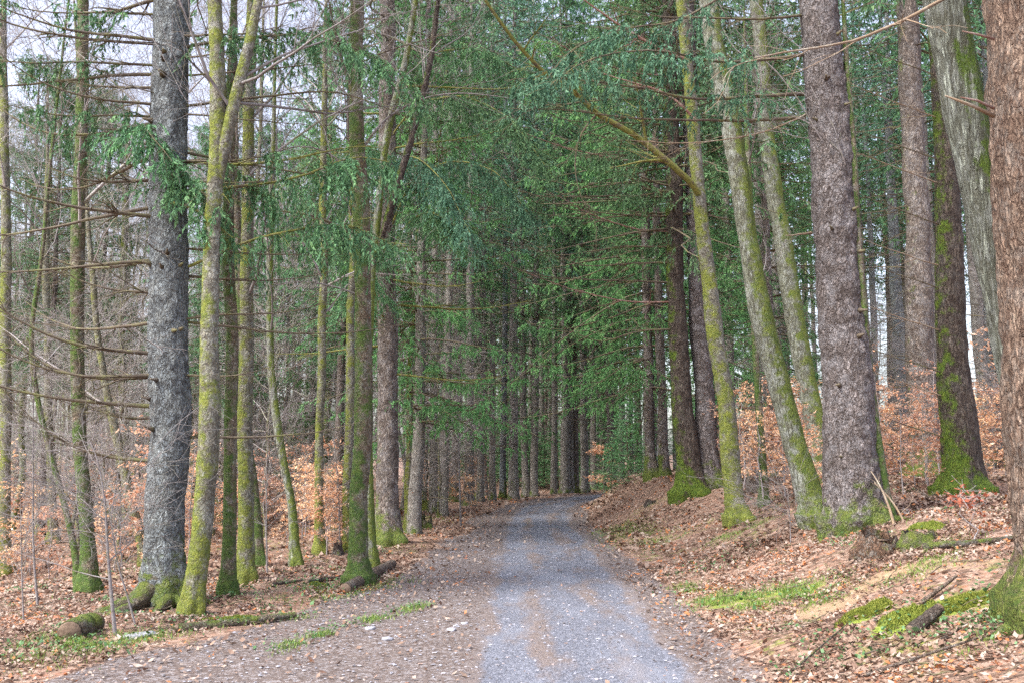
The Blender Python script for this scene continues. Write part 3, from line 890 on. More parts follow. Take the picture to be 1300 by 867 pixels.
def extend(W, R, top, taper=.012):
    """carry the stem on above the frame"""
    if W[-1][2] >= top: return W, R
    dv = nrm(W[-1] - W[-2]); dv = nrm(dv * .7 + UP * .5)
    n = 5; L = (top - W[-1][2]) / max(dv[2], .3)
    for k in range(1, n + 1):
        W = np.vstack([W, W[-1] + dv * L / n]); R = np.append(R, max(R[-1] * .78, .015))
    return W, R

def hero(name, label, cat, pts, bk, top=17, group=None, k=22, amp=.012, flare=.35, lobes=5, fh=.3, fscale=9, dz=.12, zsq=.35):
    SEED[0] += 3
    W, R = path_world(pts)
    b = W[0].copy()
    W, R = extend(W, R, top)
    t = thing(name, label, cat, b, group)
    mb = trunk(W, R, k, amp, flare, lobes, fh, SEED[0], fscale, zsq, dz)
    mb.build('trunk', M[bk], t, off=b)
    return t, W, R, b

def at_y(W, R, z):
    return np.array([np.interp(z, W[:, 2], W[:, i]) for i in range(3)]), float(np.interp(z, W[:, 2], R))

def branch(t, b, pts, r0, r1, mt='dead_twig', tw=8, tl=(.2, .8), seed=0, fol=None, wob=.2, lev2=3, name='branch', grav=.15, folk=12, drop=(.14, .42)):
    """a limb of tree t along world points; its own mesh, with the twigs that grow from it"""
    rng = rs(seed + 4000)
    P = np.asarray(pts, float)
    L = np.concatenate([[0], np.cumsum(np.linalg.norm(np.diff(P, axis=0), axis=1))])
    m = max(8, int(L[-1] / .18)); m = min(m, 40)
    s = np.linspace(0, L[-1], m)
    C = np.stack([np.interp(s, L, P[:, i]) for i in range(3)], -1)
    ker = np.array([.25, .5, .25])
    for _ in range(4):
        C[1:-1] = C[:-2] * .25 + C[1:-1] * .5 + C[2:] * .25
    C[1:] += np.cumsum(rng.normal(0, .012 * wob * 10 * L[-1] / m, (m - 1, 3)), 0)
    R = np.linspace(r0, r1, m)
    mb = MB().tubes(C[None], R[None], 7, 0)
    fb = MB()
    if tw:
        P1, R1 = spawn(C[None], R[None], int(tw), (.12, 1), tl, (.8, .25), 6, .55, grav, .13, rng, planar=True, lenfall=.4)
        mb.tubes(P1, np.maximum(R1, .003), 4, 0)
        if lev2:
            P2, R2 = spawn(P1, R1, lev2, (.25, 1), (tl[0] * .4, tl[1] * .5), (.7, .25), 4, .6, grav, .15, rng)
            mb.tubes(P2, np.maximum(R2, .0022), 3, 0)
    o = mb.build(name, M[mt], t, off=b)
    if fol:
        P3, R3 = spawn(C[None], R[None] * 0 + .006, int(L[-1] * folk * 1.15), (.15, 1), (.3, .9), (1.0, .3), 5, .6, .9, .08, rng, planar=True, lenfall=.35)
        P4, R4 = spawn(P3, R3, 5, (.05, .95), drop, (.8, .3), 4, .6, 1.8, .08, rng)
        fb.tubes(P3, R3, 3, 0, attr=np.full(len(P3), .1))
        needles(fb, P3, 20, .065, .0125, rng, 1, .6, .2)
        needles(fb, P4, 18, .06, .012, rng, 1, .7, .6)
        fb.build('foliage', [M['dead_twig'], M[fol]], o, smooth=False, off=b)
    return o

def roots(t, b, specs, mt='mossy_green', seed=0):
    rng = rs(seed)
    for q, (az, L, r) in enumerate(specs):
        m = 30; tt_ = np.linspace(0, 1, m)
        a_ = math.radians(az) + .5 * vnoise(tt_ * 3 + q * 9, 0, 0, seed + 3) + np.cumsum(rng.normal(0, .04, m))
        P = np.zeros((m, 3)); st = L / (m - 1)
        for i in range(1, m):
            P[i, 0] = P[i - 1, 0] + math.cos(a_[i]) * st; P[i, 1] = P[i - 1, 1] + math.sin(a_[i]) * st
        gz = H(P[:, 0] + b[0], P[:, 1] + b[1]) - b[2]
        rr = r * (1 - .85 * tt_ ** .7) * (1 + .30 * vnoise(tt_ * 7, q, 0, seed + 5) + .12 * rng.normal(0, 1, m))
        P[:, 2] = gz + rr * .05 + .45 * np.exp(-tt_ * L / .25) * (r / .12) - .05 * tt_
        mb = MB().tubes(P[None], np.abs(rr)[None] + .008, 16, 0)
        V = mb.V[0]; V += .16 * r * fbm(V[:, 0] * 14, V[:, 1] * 14, V[:, 2] * 14, seed + q, 3)[:, None] * nrm(V - np.repeat(P, 16, 0))
        mb.build('root', M[mt], t)

def spread(b, W, R, t, zs, az, L, el=.05, sag=.15, lift=.1, mt='dead_twig', r=.016, tw=7, fol=None, seed=0, tl=(.2, .7), jit=.13):
    """several boughs from the stem at heights zs"""
    rng = rs(seed + 70)
    for i, z in enumerate(zs):
        c, rr = at_y(W, R, z + rng.normal(0, jit))
        a_ = np.radians(np.array([az[i % len(az)]])) + rng.normal(0, .12, 1)
        Ln = np.array([L[i % len(L)] * rng.uniform(.8, 1.2)])
        P = arcs(c[None], a_, Ln, np.array([el + rng.normal(0, .10)]), np.array([sag * rng.uniform(.6, 1.5)]), np.array([lift * rng.uniform(.5, 1.5)]), 9, .12, rng)[0]
        branch(t, b, P, r * rng.uniform(.8, 1.25), .003, mt, tw, tl, seed=seed * 31 + i, fol=fol)

# --- grey spruce on the left of the side track
t, W, R, b = hero('spruce_tree', 'thick grey scaly spruce with mossy spreading roots beside the side track', 'tree',
    [(212, 768, 56), (211, 700, 50), (213, 600, 52), (213, 450, 51), (213, 250, 49), (216, 0, 45)], 'spruce_grey', 22, k=64, amp=.014, flare=.5, lobes=5, fh=.28, fscale=15, dz=.035, zsq=.7)
for i, (dx, z_, sx_) in enumerate([(-1, 6.9, 1.), (-1, 7.6, .8), (-1, 6.2, .7), (1, 7.3, .6), (1, 5.6, .55), (-1, 8.3, 1.1)]):
    c, r_ = at_y(W, R, z_)
    branch(t, b, [c, c + np.array([dx * 1.0, -.25, -.05]) * sx_, c + np.array([dx * 2.0, -.4, -.15]) * sx_, c + np.array([dx * 2.7, -.5, .05]) * sx_], .02, .004, 'dead_twig', 8, (.3, .9), seed=840 + i, fol='needle', folk=5)
roots(t, b, [(188, 1.15, .15), (232, 1.3, .16), (285, .8, .14), (-35, .6, .12), (10, .6, .11), (140, .8, .12)], 'log_mossy', 1)
zz = list(np.arange(1.9, 7.8, .29))
spread(b, W, R, t, zz, [182, 200, 170, 215, 176, 192, 150], [2.2, 3.3, 1.5, 2.7, 2.4], .04, .22, .38, 'dead_twig', .026, 15, None, 3, (.2, .9))
spread(b, W, R, t, [2.2, 2.9, 3.6, 4.1, 4.6, 5.1, 5.6, 6.1, 6.6, 7.2], [2, -8, 12, -3], [2.2, 1.5, 2.7, 1.9], .02, .12, .15, 'dead_twig', .018, 8, None, 5, (.2, .8))
spread(b, W, R, t, [3.2, 4.4, 5.3, 6.2, 7.0], [255, 280, 300, 230], [.8, 1.1, .6], .05, .1, .1, 'grey_twig', .014, 5, None, 6)
c, r_ = at_y(W, R, 5.1)
branch(t, b, [c, c + [.35, -.4, .15], c + [.65, -.5, .0], c + [.8, -.5, -.35]], .016, .004, 'dead_twig', 5, seed=9, fol='needle', folk=20)
c, r_ = at_y(W, R, 5.9)
branch(t, b, [c, c + [-.3, -.45, .15], c + [-.2, -.6, .1], c + [.3, -.65, -.5]], .016, .004, 'dead_twig', 5, seed=10, fol='needle', folk=18)
c, r_ = at_y(W, R, 5.0)
branch(t, b, [c + [0, -.15, 0], c + [.25, -.45, .0], c + [.5, -.5, -.1], c + [1.0, -.5, -.5]], .018, .006, 'moss_branch', 5, seed=11)
for i, (pp, fo, mt_, r0) in enumerate([([(236, 245), (310, 238), (385, 228), (450, 190), (492, 205)], 'needle', 'moss_branch', .024), ([(236, 340), (330, 300), (400, 288), (450, 283), (500, 315)], 'needle', 'moss_branch', .022),
    ([(236, 135), (330, 122), (430, 112), (520, 150)], None, 'dead_twig', .02), ([(236, 205), (300, 213), (370, 204), (430, 190), (470, 188)], None, 'moss_branch', .024), ([(236, 405), (300, 395), (350, 402), (405, 385)], None, 'dead_twig', .016),
    ([(236, 60), (300, 50), (390, 40), (480, 70), (530, 110)], 'needle', 'dead_twig', .022)]):
    branch(t, b, [pix(x_, y_, b[1] + .1 * j) for j, (x_, y_) in enumerate(pp)], r0, .005, mt_, 12, (.3, .9), seed=870 + i, fol=fo, folk=13, drop=(.2, .6))
zc0, rc0 = at_y(W, R, 9.5)
conifer_crown(801, 12.5, 0, 2.6, 0, None).build('crown', [M['dead_twig'], M['needle']], t, smooth=False).location = tuple(zc0 - b)

def stubs(t, b, W, R, n, z0, z1, seed, mt='dead_twig', az0=-150, az1=-30):
    rg = rs(seed)
    for i in range(n):
        z = rg.uniform(z0, z1); c, rr = at_y(W, R, z); a_ = math.radians(rg.uniform(az0, az1))
        d_ = np.array([math.cos(a_), math.sin(a_), rg.uniform(-.1, .3)]); L_ = rg.uniform(.03, .12)
        P = np.array([c + d_ * rr * .9, c + d_ * (rr + L_ * .3), c + d_ * (rr + L_)])
        q_ = rg.uniform(.012, .022)
        MB().tubes(P[None], np.array([[q_ * 2.2, q_ * 1.1, q_ * .7]]), 8, 0, cap=True).build('branch_stub', M[mt], t, off=b)
stubs(t, b, W, R, 16, 1.0, 7.3, 4)

# --- yellow mossed beech, forked
t, W, R, b = hero('beech_tree', 'slender forked beech thick with yellow moss next to the grey spruce', 'tree',
    [(244, 780, 32), (255, 690, 29), (263, 580, 29), (268, 430, 26), (272, 250, 23), (277, 150, 23), (274, 0, 20)], 'mossy_yellow', 14, k=28, amp=.008, flare=.3, fscale=16, dz=.06, zsq=.8)
pp = [pix(277, 235, b[1]), pix(285, 185, b[1]), pix(300, 120, b[1]), pix(318, 50, b[1]), pix(332, -20, b[1]), pix(350, -120, b[1] + .3)]
MB().tubes(np.array(pp)[None], np.array([[.05, .085, .075, .065, .05, .02]]), 12).build('limb', M['mossy_yellow'], t, off=b)
bare_crown(71, [(W[-6:] , R[-6:]), (np.array(pp) + 0, np.array([.05, .085, .075, .065, .05, .02]))], .6, 0).build('crown', M['grey_twig'], t, off=b)

lst = [
 ('beech_tree', 'dark green mossed straight trunk just right of the yellow forked beech', [(290, 755, 21), (290, 640, 18), (292, 450, 17), (292, 250, 15), (294, 100, 13)], 'mossy_green'),
 ('beech_tree', 'stout olive trunk with bright mossy foot behind the two front stems', [(312, 738, 27), (311, 650, 22), (313, 500, 20), (316, 330, 18), (318, 60, 14)], 'mossy_yellow'),
 ('beech_tree', 'thin mossy trunk half hidden behind the stout olive one', [(330, 718, 16), (322, 640, 14), (308, 480, 13), (300, 300, 12)], 'mossy_green'),
 ('beech_tree', 'grey green curved stem bending toward the spruce as it rises', [(377, 720, 16), (371, 650, 13), (357, 570, 12), (345, 480, 11), (342, 390, 10), (345, 250, 8)], 'beech_grey'),
 ('beech_tree', 'straight thin olive trunk standing clear between curved stem and mossy beech', [(407, 703, 17), (406, 640, 12), (407, 500, 12), (410, 370, 11), (412, 150, 9)], 'mossy_yellow'),
 ('beech_tree', 'olive mossed trunk close behind the dark green beech by the log', [(441, 700, 15), (441, 620, 12), (443, 500, 12), (446, 380, 11), (450, 200, 9)], 'mossy_yellow'),
 ('beech_tree', 'mossy trunk on the low ground beyond the grey spruce, widening at its foot', [(114, 752, 26), (108, 670, 20), (101, 560, 19), (99, 430, 19), (103, 200, 17), (105, 0, 14)], 'mossy_green'),
 ('beech_tree', 'thin dark leaning stem that crosses in front of the mossy low-ground trunk', [(102, 746, 11), (88, 670, 9), (65, 580, 9), (45, 500, 8), (38, 430, 7), (52, 330, 6)], 'mossy_green'),
 ('beech_tree', 'olive trunk at the edge of view with thick side moss', [(6, 730, 20), (6, 600, 15), (8, 450, 14), (6, 250, 13), (4, 60, 11)], 'mossy_yellow'),
 ('beech_tree', 'short-looking mossy trunk between the leaning stem and the edge trunk', [(68, 688, 15), (64, 600, 12), (60, 480, 11), (58, 300, 9)], 'far_mossy'),
 ('beech_tree', 'leaning trunk with mossy foot seen low behind the grey spruce', [(186, 720, 16), (172, 650, 14), (155, 590, 13), (135, 500, 11), (120, 400, 9)], 'far_mossy'),
 ('beech_tree', 'pale yellow trunk far behind the leaning sapling', [(162, 680, 11), (158, 560, 11), (155, 430, 10), (160, 250, 9)], 'mossy_yellow'),
 ('beech_tree', 'yellow mossed thin trunk just right of the brown spruce', [(518, 674, 12), (519, 600, 10), (520, 500, 9), (524, 420, 8), (545, 300, 6)], 'mossy_yellow'),
 ('beech_tree', 'twin thin trunk with green foot beside the small stump', [(531, 672, 11), (530, 600, 9), (528, 480, 8), (522, 350, 7)], 'far_mossy'),
]
for i, (nm, lb, pts, bk) in enumerate(lst):
    t, W, R, b = hero(nm, lb, 'tree', pts, bk, 13, 'slender mossy beeches on the low ground', k=18, amp=.006, flare=.4, fh=.22, fscale=14, dz=.1, zsq=.8)
    bare_crown(200 + i, [(W, R)], .85, 0, .25).build('crown', M['grey_twig'] if i % 2 else M['far_twig'], t, off=b)

# --- dark green mossed beech by the log
t, W, R, b = hero('beech_tree', 'tall dark green mossed beech standing at the end of the fallen log', 'tree',
    [(455, 742, 30), (457, 700, 27), (458, 600, 27), (460, 470, 26), (458, 330, 23), (455, 180, 21), (453, 0, 18)], 'mossy_green', 16, k=36, amp=.006, flare=.55, lobes=4, fh=.22, fscale=10, dz=.05, zsq=.8)
dd = b[1]
for i, (pp, r0) in enumerate([([(452, 300), (430, 285), (395, 270), (340, 268), (300, 262)], .022), ([(452, 240), (430, 195), (395, 182), (360, 185), (330, 205)], .02),
    ([(455, 375), (425, 362), (385, 355), (350, 362)], .016), ([(455, 140), (440, 95), (425, 45), (415, -20)], .035), ([(460, 190), (480, 155), (540, 120), (600, 118), (650, 125)], .022), ([(458, 80), (500, 60), (560, 45), (600, 30)], .014)]):
    branch(t, b, [pix(x_, y_, dd - .1 * j) for j, (x_, y_) in enumerate(pp)], r0, .004, 'grey_twig' if i in (1, 2, 4) else 'dead_twig', 10, (.2, 1.0), seed=60 + i)
bare_crown(77, [(W[-6:], R[-6:])], .9, 0).build('crown', M['grey_twig'], t, off=b)

# --- forked dark stem just behind
t, W, R, b = hero('beech_tree', 'dark two-stemmed beech forking behind the green mossed one', 'tree',
    [(474, 722, 14), (470, 600, 12), (468, 470, 11), (472, 340, 11), (486, 200, 10), (512, 90, 9), (528, 0, 8)], 'beech_grey', 14, k=14, amp=.004, flare=.3, dz=.1)
pp = np.array([pix(x_, y_, b[1]) for x_, y_ in [(471, 350), (500, 250), (520, 185), (535, 130), (548, 70), (556, 0), (566, -90)]])
MB().tubes(pp[None], np.array([[.04, .065, .06, .055, .05, .045, .03]]), 10).build('limb', M['dark_mossy'], t, off=b)
bare_crown(79, [(W[-6:], R[-6:]), (pp, np.linspace(.07, .03, 7))], .6, 0).build('crown', M['grey_twig'], t, off=b)

# --- brown spruce left of the road
t, W, R, b = hero('spruce_tree', 'big brown grey spruce at the roadside just behind the green mossed beech', 'tree',
    [(494, 690, 38), (492, 640, 32), (491, 520, 29), (491, 400, 27), (492, 200, 24), (492, 0, 21)], 'spruce_brown', 24, k=40, amp=.012, flare=.35, fh=.3, fscale=16, dz=.06, zsq=.5)
rngh = rs(44)
spread(b, W, R, t, [3.4, 4.2, 5., 5.9, 6.8, 7.7, 8.6, 9.4, 10.2], [350, 200, 15, 320, 170, 230], [3., 2.4, 3.2, 2.8], .05, .18, .14, 'moss_branch', .024, 8, None, 12, (.3, 1.))
# drooping green boughs that hang toward the camera
for i, (x0, y0, pts_) in enumerate([
    (492, 250, [(500, 205, -.8), (530, 195, -1.6), (570, 235, -2.4), (600, 300, -2.9)]),
    (492, 240, [(480, 190, -1.2), (455, 190, -2.2), (435, 225, -2.8)]),
    (492, 330, [(510, 290, -1.), (545, 265, -1.8), (580, 290, -2.4)]),
    (492, 340, [(470, 290, -1.2), (450, 288, -2.), (430, 320, -2.6)]),
    (492, 420, [(470, 350, -1.), (450, 345, -1.8), (440, 390, -2.2)]),
    (492, 300, [(520, 230, -.6), (570, 200, -1.2), (630, 215, -1.8), (670, 270, -2.2)]),
    (492, 180, [(530, 130, -.8), (590, 120, -1.4), (650, 150, -1.8), (690, 210, -2.2)]),
    (492, 200, [(440, 190, -.5), (390, 205, -1.0), (350, 245, -1.2)]),
    (492, 280, [(430, 250, -.2), (380, 265, -.4), (340, 300, -.6)]),
    (492, 120, [(540, 70, .6), (600, 60, 1.2), (660, 90, 1.8)]),
    ]):
    P = [pix(x0, y0, b[1])] + [pix(px, py, b[1] + q * .8) for px, py, q in pts_]
    branch(t, b, P, .022, .005, 'moss_branch', 6, (.3, .8), seed=300 + i, fol='needle' if i % 5 else 'needle_teal', folk=15, drop=(.25, .75))
zc0, rc0 = at_y(W, R, 11)
conifer_crown(802, 13, 0, 3.0, 0, None).build('crown', [M['dead_twig'], M['needle']], t, smooth=False).location = tuple(zc0 - b)

# --- right side
t, W, R, b = hero('spruce_tree', 'very thick violet grey spruce on the bank, dry sticks leaning on its mossy foot', 'tree',
    [(1089, 668, 84), (1086, 640, 76), (1081, 560, 69), (1074, 460, 63), (1064, 300, 57), (1052, 150, 53), (1038, 0, 48)], 'spruce_violet', 26, k=96, amp=.017, flare=.22, lobes=6, fh=.3, fscale=13, dz=.035, zsq=.7)
roots(t, b, [(250, .7, .13), (210, .8, .14), (320, .8, .13), (170, .7, .12), (0, .6, .12)], 'log_mossy', 3)
dd = b[1]
for i, (pp, r0, mt, fo) in enumerate([
    ([(1020, 120), (960, 122), (890, 128), (800, 108), (700, 95), (640, 100)], .03, 'dead_twig', 'needle_teal'),
    ([(1022, 70), (960, 78), (900, 78), (840, 62), (780, 66), (735, 80), (700, 110)], .028, 'dead_twig', 'needle_teal'),
    ([(1022, 150), (960, 154), (880, 155), (800, 152), (720, 140), (650, 138)], .028, 'dead_twig', None),
    ([(1024, 145), (980, 165), (920, 178), (860, 182), (800, 178)], .014, 'tan_branch', None),
    ([(1020, 20), (960, 25), (880, 22), (820, 18), (760, -5)], .022, 'dead_twig', None),
    ([(1016, -60), (940, -20), (860, 30), (790, 35), (720, 60), (690, 100)], .026, 'dead_twig', 'needle_teal'),
    ([(1030, 296), (1010, 298), (995, 300)], .02, 'tan_branch', None)]):
    branch(t, b, [pix(x_, y_, dd - .35 * j) for j, (x_, y_) in enumerate(pp)], r0, .004, mt, 12 if len(pp) > 3 else 0, (.2, .9), seed=90 + i, fol=fo, folk=7)
zc0, rc0 = at_y(W, R, 11.5)
conifer_crown(803, 14, 0, 3.0, 0, None).build('crown', [M['dead_twig'], M['needle']], t, smooth=False).location = tuple(zc0 - b)
stubs(t, b, W, R, 12, 1.5, 8.5, 14)
for i, (p_, q_, r0) in enumerate([((1135, 672), (1106, 598), .022), ((1148, 668), (1110, 612), .016), ((1060, 652), (1130, 676), .018), ((1080, 660), (1120, 688), .012)]):
    a_ = pix(*p_, dd - .7); c_ = pix(*q_, dd - .42)
    a_[2] = float(H(a_[0], a_[1])) + .02
    mid = (a_ + c_) / 2 + np.array([.05, 0, .04])
    o = branch(None, (0, 0, 0), [a_, mid, c_], r0, .008, 'tan_branch' if i < 2 else 'red_twig', 3, (.15, .4), seed=500 + i, name='dry_stick')
    tag(o, ['bleached stick propped against the foot of the thick violet grey spruce', 'thinner bleached stick propped beside the first on the spruce foot', 'brown stick lying across the mossy roots of the thick spruce', 'short brown stick lying in front of the mossy spruce roots'][i], 'stick', 'dry sticks at the thick spruce')

t, W, R, b = hero('beech_tree', 'leaning mossy companion stem pressed behind the thick violet grey spruce', 'tree',
    [(1127, 662, 20), (1120, 600, 17), (1110, 530, 15), (1098, 430, 13), (1085, 250, 11)], 'mossy_green', 12, k=16, amp=.005, flare=.3)
bare_crown(82, [(W, R)], .5, 0).build('crown', M['grey_twig'], t, off=b)

t, W, R, b = hero('beech_tree', 'big grey green beech leaning strongly toward the road with a knot halfway up', 'tree',
    [(1042, 664, 42), (1030, 630, 34), (1008, 560, 31), (982, 470, 32), (966, 395, 33), (948, 300, 27), (930, 180, 27), (905, 50, 27), (893, -30, 25)], 'beech_grey', 17, k=40, amp=.008, flare=.3, fscale=8, dz=.05, zsq=.5)
bare_crown(83, [(W[-6:], R[-6:])], .7, 0).build('crown', M['grey_twig'], t, off=b)
t, W, R, b = hero('beech_tree', 'second leaning mossy trunk rising behind the big leaning beech', 'tree',
    [(1046, 612, 30), (1040, 560, 28), (1022, 480, 26), (1003, 380, 26), (990, 280, 24), (972, 170, 22), (965, 60, 20), (958, -20, 18)], 'beech_grey', 17, k=26, amp=.008, flare=.3, dz=.08)
bare_crown(84, [(W[-6:], R[-6:])], .7, 0).build('crown', M['grey_twig'], t, off=b)

t, W, R, b = hero('beech_tree', 'bright mossed beech on the bank with one long mossy limb over the road', 'tree',
    [(938, 664, 32), (934, 630, 26), (925, 550, 25), (912, 450, 24), (900, 370, 22), (893, 290, 20), (884, 200, 18), (874, 100, 16), (864, 0, 15)], 'mossy_yellow', 15, k=30, amp=.010, flare=.45, lobes=4, fh=.2, fscale=12, dz=.05, zsq=.8)
dd = b[1]
P = np.array([pix(x_, y_, dd - .25 * j) for j, (x_, y_) in enumerate([(892, 255), (880, 232), (850, 208), (800, 165), (760, 148), (725, 110), (690, 95), (665, 62), (640, 35), (612, -10)])])
branch(t, b, P, .068, .024, 'moss_branch', 12, (.4, 1.8), seed=21, name='limb')
branch(t, b, [pix(x_, y_, dd - .3) for x_, y_ in [(884, 155), (858, 122), (820, 110), (780, 100), (745, 88)]], .028, .006, 'red_twig', 8, (.3, 1.), seed=22)
branch(t, b, [pix(x_, y_, dd - .4 - .1 * j) for j, (x_, y_) in enumerate([(868, 75), (830, 60), (790, 35), (735, -5), (700, -25)])], .035, .008, 'red_twig', 8, (.3, 1.), seed=23)
branch(t, b, [pix(x_, y_, dd - .8) for x_, y_ in [(757, 146), (735, 165), (727, 205), (732, 245), (750, 275)]], .022, .004, 'dead_twig', 9, (.3, 1.), seed=24)
bare_crown(85, [(W[-6:], R[-6:])], .7, 0).build('crown', M['grey_twig'], t, off=b)

t, W, R, b = hero('spruce_tree', 'brown furrowed spruce with mossy foot left of the bright mossed beech', 'tree',
    [(878, 630, 40), (874, 590, 33), (868, 530, 31), (860, 420, 27), (856, 300, 24), (852, 150, 22), (848, 0, 20)], 'dark_mossy', 24, k=40, amp=.016, flare=.45, fh=.3, fscale=13, dz=.07, zsq=.3)
for i, z_ in enumerate([5., 5.7, 6.2, 6.7, 7.1, 7.5, 7.9, 8.4, 8.8, 9.3, 9.8, 10.3, 10.9, 11.6]):
    c, r_ = at_y(W, R, z_); k_ = .8 + .5 * ((i * 7) % 5) / 4; h_ = .3 * ((i * 3) % 4 - 1.5) / 1.5
    branch(t, b, [c, c + [-1.2 * k_, -.3, -.05], c + [-2.6 * k_, -.9, -.15 + h_], c + [-3.8 * k_, -1.4, .25 + h_]], .026, .004, 'red_twig' if i % 4 == 1 else 'dead_twig', 12, (.3, 1.1), seed=120 + i)
zc0, rc0 = at_y(W, R, 7.5)
conifer_crown(804, 16, 0, 3.2, 1, None, dens=.7).build('crown', [M['dead_twig'], M['needle']], t, smooth=False).location = tuple(zc0 - b)
t, W, R, b = hero('spruce_tree', 'smooth violet brown spruce between the furrowed spruce and the mossed beech', 'tree',
    [(903, 617, 36), (899, 570, 31), (893, 480, 28), (886, 380, 25), (880, 250, 22), (874, 60, 19)], 'spruce_violet', 24, k=36, amp=.008, flare=.3, fscale=20, dz=.08, zsq=.6)
zc0, rc0 = at_y(W, R, 9.5)
conifer_crown(805, 15, 0, 2.8, 0, None).build('crown', [M['dead_twig'], M['needle']], t, smooth=False).location = tuple(zc0 - b)
for lb, pts, bk, top_ in [
    ('thin straight dark stem between the two leaning beeches and the mossed one', [(970, 640, 13), (966, 560, 11), (960, 470, 10), (955, 380, 9), (950, 200, 8)], 'mossy_green', 12),
    ('slim olive stem seen through the gap left of the thick violet spruce', [(1024, 575, 9), (1023, 480, 9), (1022, 380, 8), (1020, 250, 7)], 'mossy_yellow', 11)]:
    t, W, R, b = hero('beech_tree', lb, 'tree', pts, bk, top_, k=14, amp=.004)
    bare_crown(int(pts[0][0]), [(W, R)], .5, 0).build('crown', M['grey_twig'], t, off=b)
t, W, R, b = hero('spruce_tree', 'spruce with white scraped patches low on its trunk beside the young spruce', 'tree',
    [(828, 607, 18), (826, 570, 15), (823, 480, 14), (820, 400, 13), (818, 200, 11)], 'spruce_brown', 22, k=22, amp=.01, flare=.35, dz=.1)
crn = conifer_crown(806, 17, 0, 3.9, 1, None, sag=.5, dens=.95)
zc0, rc0 = at_y(W, R, 4.0)
crn.build('crown', [M['dead_twig'], M['needle_bright']], t, smooth=False).location = tuple(zc0 - b)

t, W, R, b = hero('spruce_tree', 'dark trunk with green moss stripe and broad mossy foot above the orange saplings', 'tree',
    [(1224, 628, 58), (1220, 590, 46), (1214, 500, 42), (1207, 380, 37), (1200, 220, 32), (1193, 80, 28), (1188, 0, 26)], 'dark_mossy', 24, k=56, amp=.016, flare=.35, lobes=6, fh=.28, fscale=14, dz=.05, zsq=.3)
roots(t, b, [(200, .7, .12), (250, .7, .12), (300, .8, .12), (340, .6, .1)], 'log_mossy', 5)
dd = b[1]
for i in range(11):
    y0 = 60 + i * 45 + (i % 3) * 8
    branch(t, b, [pix(1196 + i, y0 + 40, dd), pix(1150, y0 + 22, dd - .3), pix(1105, y0 + 6, dd - .5), pix(1075, y0 - 8, dd - .6)], .014, .003, 'tan_branch' if i % 2 else 'dead_twig', 6, (.2, .8), seed=160 + i)
zc0, rc0 = at_y(W, R, 10.5)
conifer_crown(807, 13, 0, 2.8, 0, None).build('crown', [M['dead_twig'], M['needle']], t, smooth=False).location = tuple(zc0 - b)
t, W, R, b = hero('spruce_tree', 'olive grey straight spruce standing behind the dark mossy-footed trunk', 'tree',
    [(1176, 606, 46), (1172, 560, 38), (1169, 450, 36), (1165, 300, 33), (1158, 150, 31), (1150, 0, 28)], 'spruce_brown', 26, k=44, amp=.01, flare=.3, fscale=18, dz=.07, zsq=.5)
M_ol = t
spread(b, W, R, t, [3.5, 4.5, 5.4, 6.3, 7.2, 8.2], [185, 200, 350, 170], [2.2, 1.6, 2.8], .02, .1, .05, 'dead_twig', .016, 8, None, 15)
zc0, rc0 = at_y(W, R, 12.5)
conifer_crown(808, 14, 0, 2.8, 0, None).build('crown', [M['dead_twig'], M['needle']], t, smooth=False).location = tuple(zc0 - b)

# pale ridged leaning trunk and the red brown one at the edge
t, W, R, b = hero('oak_tree', 'pale ridged trunk leaning across behind the red brown one, green moss on its upper side', 'tree',
    [(1345, 730, 66), (1325, 640, 52), (1300, 520, 46), (1276, 400, 45), (1252, 280, 46), (1225, 140, 50), (1198, 0, 50), (1180, -90, 48)], 'oak_ridged', 16, k=80, amp=.012, flare=.3, fscale=16, dz=.035, zsq=.16)
dd = b[1]
branch(t, b, [pix(x_, y_, dd - .3 - .15 * j) for j, (x_, y_) in enumerate([(1200, -2), (1150, 25), (1105, 44), (1085, 58), (1045, 55), (1010, 68), (975, 70), (958, 76)])], .016, .005, 'tan_branch', 5, (.3, 1.0), seed=31)
bare_crown(86, [(W[-6:], R[-6:])], .7, 0).build('crown', M['grey_twig'], t, off=b)
bw = gnd(1345, 775)
t, W, R, b = hero('pine_tree', 'massive red brown scaly trunk on the near bank with broken snags', 'tree',
    [(1356, 775, 150), (1350, 700, 118), (1338, 580, 112), (1328, 420, 110), (1321, 250, 110), (1314, 100, 112), (1309, 0, 108)], 'pine_red', 22, k=110, amp=.026, flare=.22, lobes=5, fh=.3, fscale=14, dz=.028, zsq=.3)
roots(t, b, [(190, .75, .12), (218, .8, .12), (250, .6, .12), (160, .5, .11)], 'log_mossy', 7)
dd = b[1]
for i, (pp, r0, mt) in enumerate([([(1262, 148), (1235, 135), (1200, 122)], .017, 'tan_branch'), ([(1262, 138), (1240, 128), (1220, 124)], .012, 'red_twig'), ([(1262, 50), (1240, 44), (1222, 40)], .011, 'red_twig')]):
    P = np.array([pix(x_, y_, dd - .15 - .1 * j) for j, (x_, y_) in enumerate(pp)])
    MB().tubes(P[None], np.array([[r0, r0 * .8, r0 * .35]]), 8, 0, cap=True).build('snag', M[mt], t, off=b)
zc0, rc0 = at_y(W, R, 10)
conifer_crown(809, 10, 0, 2.4, 0, None).build('crown', [M['dead_twig'], M['needle']], t, smooth=False).location = tuple(zc0 - b)

